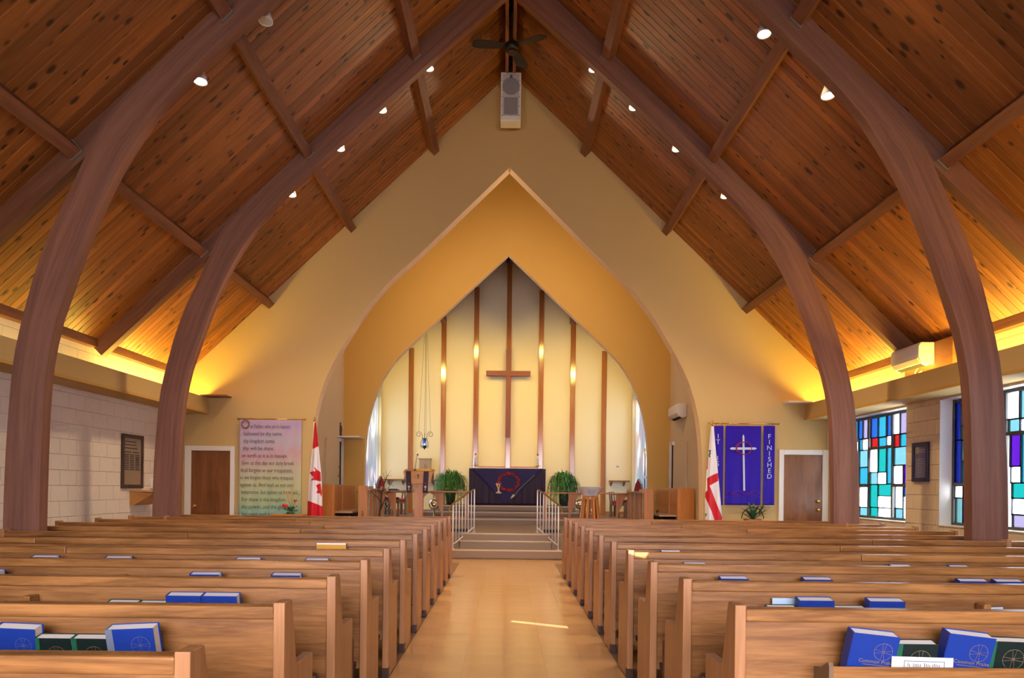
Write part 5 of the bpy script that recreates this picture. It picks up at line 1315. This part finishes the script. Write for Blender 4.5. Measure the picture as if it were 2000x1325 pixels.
# ================================================================== SANCTUARY CHAIRS
def chair(x, y, rz, label):
    t = thing('sanctuary_chair', label, 'chair', (x, y, ZS1), 'sanctuary chairs', rz)
    sm = wood('grey_oak', (0.20, 0.12, 0.075), (0.32, 0.21, 0.14), 'Z', ring=12, stretch=10)
    MB().box(-0.26, 0.26, -0.25, 0.25, 0.30, 0.35, bv=0.008).build('seat', sm, t)
    for (a, b) in ((-0.23, -0.22), (0.23, -0.22), (-0.23, 0.22), (0.23, 0.22)): MB().box(a-0.035, a+0.035, b-0.03, b+0.03, 0, 0.30).build('leg', sm, t)
    MB().box(-0.22, 0.22, -0.22, 0.20, 0.35, 0.43, bv=0.03).build('cushion', REDV, t)
    for s in (-1, 1):
        MB().tube([(s*0.25, -0.22, 0.35), (s*0.25, -0.23, 0.55), (s*0.25, -0.10, 0.60), (s*0.25, 0.22, 0.60)], 0.02, 8).build('arm', sm, t)
        MB().tube([(s*0.24, 0.23, 0.35), (s*0.24, 0.26, 0.65)], 0.02, 8).build('back_post', sm, t)
    MB().tube([(-0.24, 0.26, 0.64), (0.24, 0.26, 0.64)], 0.02, 8).build('back_rail', sm, t)
    MB().tube([(0, 0.25, 0.35), (0.02, 0.255, 0.47), (-0.02, 0.255, 0.55), (0, 0.26, 0.64)], 0.022, 8).build('splat', sm, t)
    for s in (-1, 1): MB().tube([(s*0.22, -0.25, 0.02), (0, -0.25, 0.18), (-s*0.22, -0.25, 0.26)], 0.018, 8).build('brace', sm, t)
o = P(772, 1000, 21.3); chair(o.x, 21.3, -1.2, 'low oak chair with red cushion behind the left communion rail')
o = P(1213, 1000, 21.3); chair(o.x, 21.3, 1.2, 'low oak chair with red cushion behind the right communion rail')
def prie(x, y, sx, label):
    t = thing('bishop_chair', label, 'chair', (x, y, ZS1), 'pointed red-backed chairs', sx*0.28)
    bk = [(-0.20, 0.30), (0.20, 0.30), (0.20, 0.70), (0.13, 0.86), (0.0, 0.99), (-0.13, 0.86), (-0.20, 0.70)]
    MB().prism([(a*1.15, z*1.02-0.006) for a, z in bk], 0.0, 0.05, 'X').build('back_frame', MATS['grey_oak'], t)
    MB().prism(bk, 0.045 if sx < 0 else -0.012, 0.062 if sx < 0 else 0.005, 'X').build('back_pad', CRIMSON, t)
    MB().box(-sx*0.02, -sx*0.48, -0.22, 0.22, 0.36, 0.42).build('seat', MATS['grey_oak'], t); MB().box(-sx*0.04, -sx*0.47, -0.2, 0.2, 0.42, 0.47, bv=0.02).build('cushion', CRIMSON, t)
    for a in (0.03, 0.44):
        for b in (-0.19, 0.19): MB().box(-sx*a-0.02, -sx*a+0.02, b-0.02, b+0.02, 0, 0.36).build('leg', MATS['grey_oak'], t)
o = P(741, 950, 20.4); prie(o.x, 20.4, -1, 'pointed red-backed chair by the left sanctuary window')
o = P(1246, 950, 20.4); prie(o.x, 20.4, 1, 'pointed red-backed chair by the right sanctuary window')

# ================================================================== SANCTUARY WALL FITTINGS
def shelf(u0, u1, v, brs, label, n=0.28, up=0.0):
    a, b = P(u0, v, YS-0.14), P(u1, v, YS-0.14); z = (a.z+b.z)/2
    t = thing('credence_shelf', label, 'shelf', ((a.x+b.x)/2, YS, z)); w = (b.x-a.x)/2
    MB().box(-w, w, -n, -0.001-0.09*0, -0.04, 0, bv=0.005).build('board', DOORW, t)
    for u in brs:
        x = P(u, v, YS-0.1).x-t.location.x
        MB().prism([(0, -0.16), (0, -0.04), (-n*0.85, -0.04), (-n*0.7, -0.09), (-n*0.3, -0.11)], x-0.02, x+0.02, 'X').build('bracket', DOORW, t)
    return t, z
ls, lz = shelf(748, 862, 936.5, (759, 787, 846), 'long credence shelf on the sanctuary wall behind the lectern')
rs, rz_ = shelf(1190, 1229, 939, (1194, 1219), 'small bracketed shelf on the right of the sanctuary wall')
a, b = P(819, 922, YS-0.15), P(841, 896, YS-0.15)
t = thing('tabernacle', 'small oak tabernacle box carved with a chi rho above the lectern', 'tabernacle', ((a.x+b.x)/2, YS-0.02, lz+0.001)); w = (b.x-a.x)/2; h = b.z-lz
MB().box(-w, w, -0.20, 0, 0, h-0.03).build('box', wood('limed_oak', (0.36, 0.24, 0.13), (0.48, 0.33, 0.19), 'Z', ring=10, stretch=10), t); MB().box(-w-0.025, w+0.025, -0.225, 0, h-0.03, h, bv=0.005).build('lid', MATS['limed_oak'], t)
MB().box(-w+0.025, w-0.025, -0.206, -0.20, 0.02, h-0.06).build('door', MATS['limed_oak'], t)
c = h*0.47; b = MB()
for (p, q) in (((0, c-0.13), (0, c+0.13)), ((-0.075, c-0.10), (0.075, c+0.05)), ((-0.075, c+0.05), (0.075, c-0.10))): b.tube([(p[0], -0.208, p[1]), (q[0], -0.208, q[1])], 0.006, 6)
b.tube([(0, -0.208, c+0.13), (0.04, -0.208, c+0.125), (0.055, -0.208, c+0.095), (0.04, -0.208, c+0.065), (0, -0.208, c+0.06)], 0.006, 6); b.build('chi_rho', DOORW, t)
o = P(853, 935, YS-0.15); t = thing('cruet_bottle', 'small clear bottle on the credence shelf right of the tabernacle', 'bottle', (o.x, YS-0.15, lz+0.001))
MB().lathe([(0.028, 0), (0.03, 0.09), (0.012, 0.12), (0.012, 0.15), (0.001, 0.15)], 14).build('body', MATS['clear_glass'], t, smooth=True); MB().lathe([(0.014, 0.15), (0.016, 0.175), (0.001, 0.18)], 12).build('stopper', PLAST, t)
o = P(1206, 912, YS); t = thing('wall_socket', 'small wall plate above the right sanctuary shelf', 'socket', (o.x, YS, o.z)); MB().box(-0.04, 0.04, -0.01, 0, -0.03, 0.03).build('plate', SLOT, t); MB().box(-0.022, -0.008, -0.014, -0.01, -0.015, 0.015).build('outlet', INK, t); MB().box(0.008, 0.022, -0.014, -0.01, -0.015, 0.015).build('outlet', INK, t)
# hanging sanctuary lamp
LY = 21.6; o = P(829, 877, LY)
t = thing('sanctuary_lamp', 'wrought iron hanging lamp with scrolls and blue glass left of the cross', 'lamp', tuple(o)); k = LY/FPX
def lp(u, v): q = P(u, v, LY)-o; return (q.x, 0.0, q.z)
top = lp(832, 640); top = (top[0], 0.0, zs(abs(o.x+top[0]))-0.003-o.z)
for s in (-1, 1):
    pts = []
    for i in range(22):
        a = i/21*2*PI*1.35; r = 0.085*(1-i/28)
        pts.append((s*(0.155+r*math.cos(PI-a))-0.0, 0, 0.38+r*math.sin(PI-a)))
    stemp = [(s*0.02, 0, 0.02), (s*0.09, 0, 0.07), (s*0.105, 0, 0.14), (s*0.06, 0, 0.27), pts[0]]
    MB().tube(stemp+pts[1:], 0.006, 6).build('scroll', IRON, t)
    pts = [(s*(0.075+0.05*(1-i/18)*math.cos(i/14*2*PI)), 0, 0.04+0.05*(1-i/18)*math.sin(i/14*2*PI)) for i in range(15)]
    MB().tube(pts, 0.005, 6).build('scroll', IRON, t)
    MB().tube([(s*0.16, 0, 0.45), (top[0]+s*0.02, 0, top[2])], 0.003, 5).build('chain', IRON, t)
MB().tube([(0, 0, 0.42), top], 0.004, 5).build('chain', IRON, t); MB().tube([(0.03, 0.09, 0.33), (top[0]+0.01, 0.02, top[2])], 0.003, 5).build('chain', IRON, t)
MB().lathe([(0.001, -0.03), (0.012, -0.01), (0.05, 0.05), (0.055, 0.075), (0.04, 0.08)], 16).build('cup', IRON, t, smooth=True)
MB().lathe([(0.04, 0.08), (0.05, 0.12), (0.052, 0.26), (0.047, 0.27), (0.047, 0.12), (0.036, 0.085)], 18).build('glass', glass_pane('blue_lamp_glass', (0.45, 0.62, 0.95), 0.7), t, smooth=True)
MB().lathe([(0.056, 0.268), (0.056, 0.283), (0.001, 0.285)], 16).build('rim', IRON, t); MB().tube([(0, 0, 0.28), (0, 0, 0.42)], 0.008, 6).build('stem', IRON, t)
MB().ball((0, 0, 0.12), 0.014, 8, 0, 1, 1, 1.6).build('flame', mat('flame', (1, 0.6, 0.3), 0.5, emit=(1.0, 0.75, 0.45), estr=12), t)
# processional staff by the right window
o = P(1264, 950, 19.9); t = thing('processional_staff', 'tall dark processional staff with brass fittings by the right sanctuary window', 'staff', (o.x-0.06, 19.9, ZS1))
MB().tube([(0, 0, 0), (0, 0, 1.62)], 0.011, 8).build('shaft', DARKW, t); MB().lathe([(0.012, 1.60), (0.02, 1.63), (0.012, 1.66), (0.03, 1.70), (0.012, 1.74), (0.001, 1.76)], 12).build('finial', BRASS, t, smooth=True)
MB().lathe([(0.012, 0.98), (0.02, 1.0), (0.014, 1.03), (0.02, 1.06), (0.012, 1.08)], 12).build('collar', CHROME, t, smooth=True); MB().ball((0.055, 0, 1.03), 0.026, 12).build('boss', BRASS, t, smooth=True); MB().lathe([(0.10, 0), (0.10, 0.02), (0.02, 0.04), (0.012, 0.08)], 16).build('base', BRASS, t, smooth=True)
# glass globes on the sanctuary floor
for (u, lab) in ((848, 'left'), (1133, 'right')):
    o = P(u, 985.5, 19.75); t = thing('mirrored_globe', 'shiny mirrored globe resting behind the %s communion rail' % lab, 'ornament', (o.x, 19.75, ZS1+0.002), 'mirrored globes')
    hz = o.z-ZS1
    MB().ball((0, 0, hz), 0.135, 28).build('globe', CHROME, t, smooth=True)
    MB().tube([(0.085*math.cos(q*PI/12), -0.115, hz-0.0+0.085*math.sin(q*PI/12)) for q in range(24)], 0.014, 8, closed=True).build('ring', BRASS, t, smooth=True)
    MB().lathe([(0.10, 0), (0.10, 0.015), (0.02, 0.03), (0.018, hz-0.12)], 18).build('stand', BRASS, t, smooth=True)
# stacked books on the left rail
zz = ZS1+0.646
for (k, m, w, dx, nm) in ((0, BLUEB, 0.13, 0, 'large blue book lying on the left communion rail'), (1, GREENS, 0.105, -0.02, 'thin green book on top of the blue book on the left rail')):
    o = P(769.5, 957, 19.2); t = thing('rail_book', nm, 'book', (o.x+dx, 19.2, zz)); hh = 0.022 if k == 0 else 0.016
    MB().box(-w, w, -0.055, -0.05, 0, hh).build('spine', m, t); MB().box(-w, w, -0.055, 0.055, 0, 0.004).build('cover', m, t); MB().box(-w, w, -0.055, 0.055, hh-0.004, hh).build('cover', m, t); MB().box(-w+0.006, w-0.006, -0.05, 0.05, 0.004, hh-0.004).build('pages', PAGES, t); zz += hh+0.001
# bare branch in a pot before the left choir desk, and two small succulents
o = P(741, 1012, 15.75); t = thing('bare_branch', 'bare dark branching twig arrangement before the left choir desk', 'branch', (o.x, 15.75, ZC))
org = Vector(t.location)
def br(pts, r0, r1):
    q = [P(u, v, 15.75+dy)-org for (u, v, dy) in pts]; n = len(q)
    MB().tube(q, [r0+(r1-r0)*i/(n-1) for i in range(n)], 7).build('twig', BARK, t)
br([(740, 1014, 0), (742, 1000, 0), (744, 985, 0.02), (745, 968, 0), (748, 955, 0), (752, 940, 0.03), (756, 928, 0)], 0.024, 0.004)
for pts, a, c in ((((744, 983, 0), (738, 972, 0.05), (729, 965, 0.1), (722, 962, 0.12)), 0.010, 0.003), (((745, 970, 0), (741, 958, -0.03), (735, 950, -0.05), (733, 940, -0.05)), 0.010, 0.003), (((735, 950, -0.05), (731, 942, 0), (730, 932, 0.02)), 0.005, 0.002), (((748, 960, 0), (757, 955, 0.03), (764, 945, 0.05), (768, 940, 0.05), (772, 938, 0.06)), 0.008, 0.002), (((764, 945, 0.05), (764, 948, 0.05), (770, 950, 0.06)), 0.004, 0.002), (((752, 940, 0), (757, 930, 0), (762, 922, 0.02), (764, 918, 0.02)), 0.005, 0.002), (((752, 940, 0), (750, 930, 0), (748, 924, 0)), 0.004, 0.002), (((745, 990, 0), (752, 975, 0.03), (756, 965, 0.05), (763, 958, 0.06)), 0.010, 0.003), (((741, 1003, 0), (748, 985, -0.03), (751, 978, -0.03)), 0.010, 0.004), (((733, 940, 0), (729, 935, 0), (728, 928, 0)), 0.003, 0.002), (((756, 928, 0), (753, 922, 0), (755, 917, 0)), 0.003, 0.0015), (((758, 930, 0), (763, 930, 0), (766, 926, 0)), 0.003, 0.0015)): br(pts, a, c)
MB().lathe([(0.09, 0), (0.11, 0.08), (0.10, 0.085), (0.001, 0.08)], 16).build('pot', mat('ochre_pot', (0.42, 0.22, 0.04), 0.6), t)
for (u, v, lab, hh) in ((708, 1010, 'small spiky succulent before the end of the left choir desk', 0.20), (776.5, 1010, 'tiny spiky succulent left of the lectern', 0.12)):
    o = P(u, v, 15.6); t = thing('succulent', lab, 'plant', (o.x, 15.6, ZC))
    MB().lathe([(0.05, 0), (0.06, 0.18), (0.001, 0.18)], 12).build('pot', mat('clay_pot', (0.20, 0.10, 0.05), 0.7), t)
    b = MB(); top_ = P(u, 995 if u < 750 else 1003, 15.6).z-ZC
    for j in range(5):
        for i in range(7):
            a = i*2*PI/7+j*0.45; zb = 0.17+(top_-0.20)*j/5; L = 0.05*(1-j*0.12)
            b.add([(0, 0, zb), (L*0.6*math.cos(a-0.25), L*0.6*math.sin(a-0.25), zb+0.02), (L*math.cos(a), L*math.sin(a), zb+0.055), (L*0.6*math.cos(a+0.25), L*0.6*math.sin(a+0.25), zb+0.02)], [(0, 1, 2, 3)])
    b.build('rosette', mat('succulent_green', (0.07, 0.10, 0.055), 0.6), t, recalc=False)
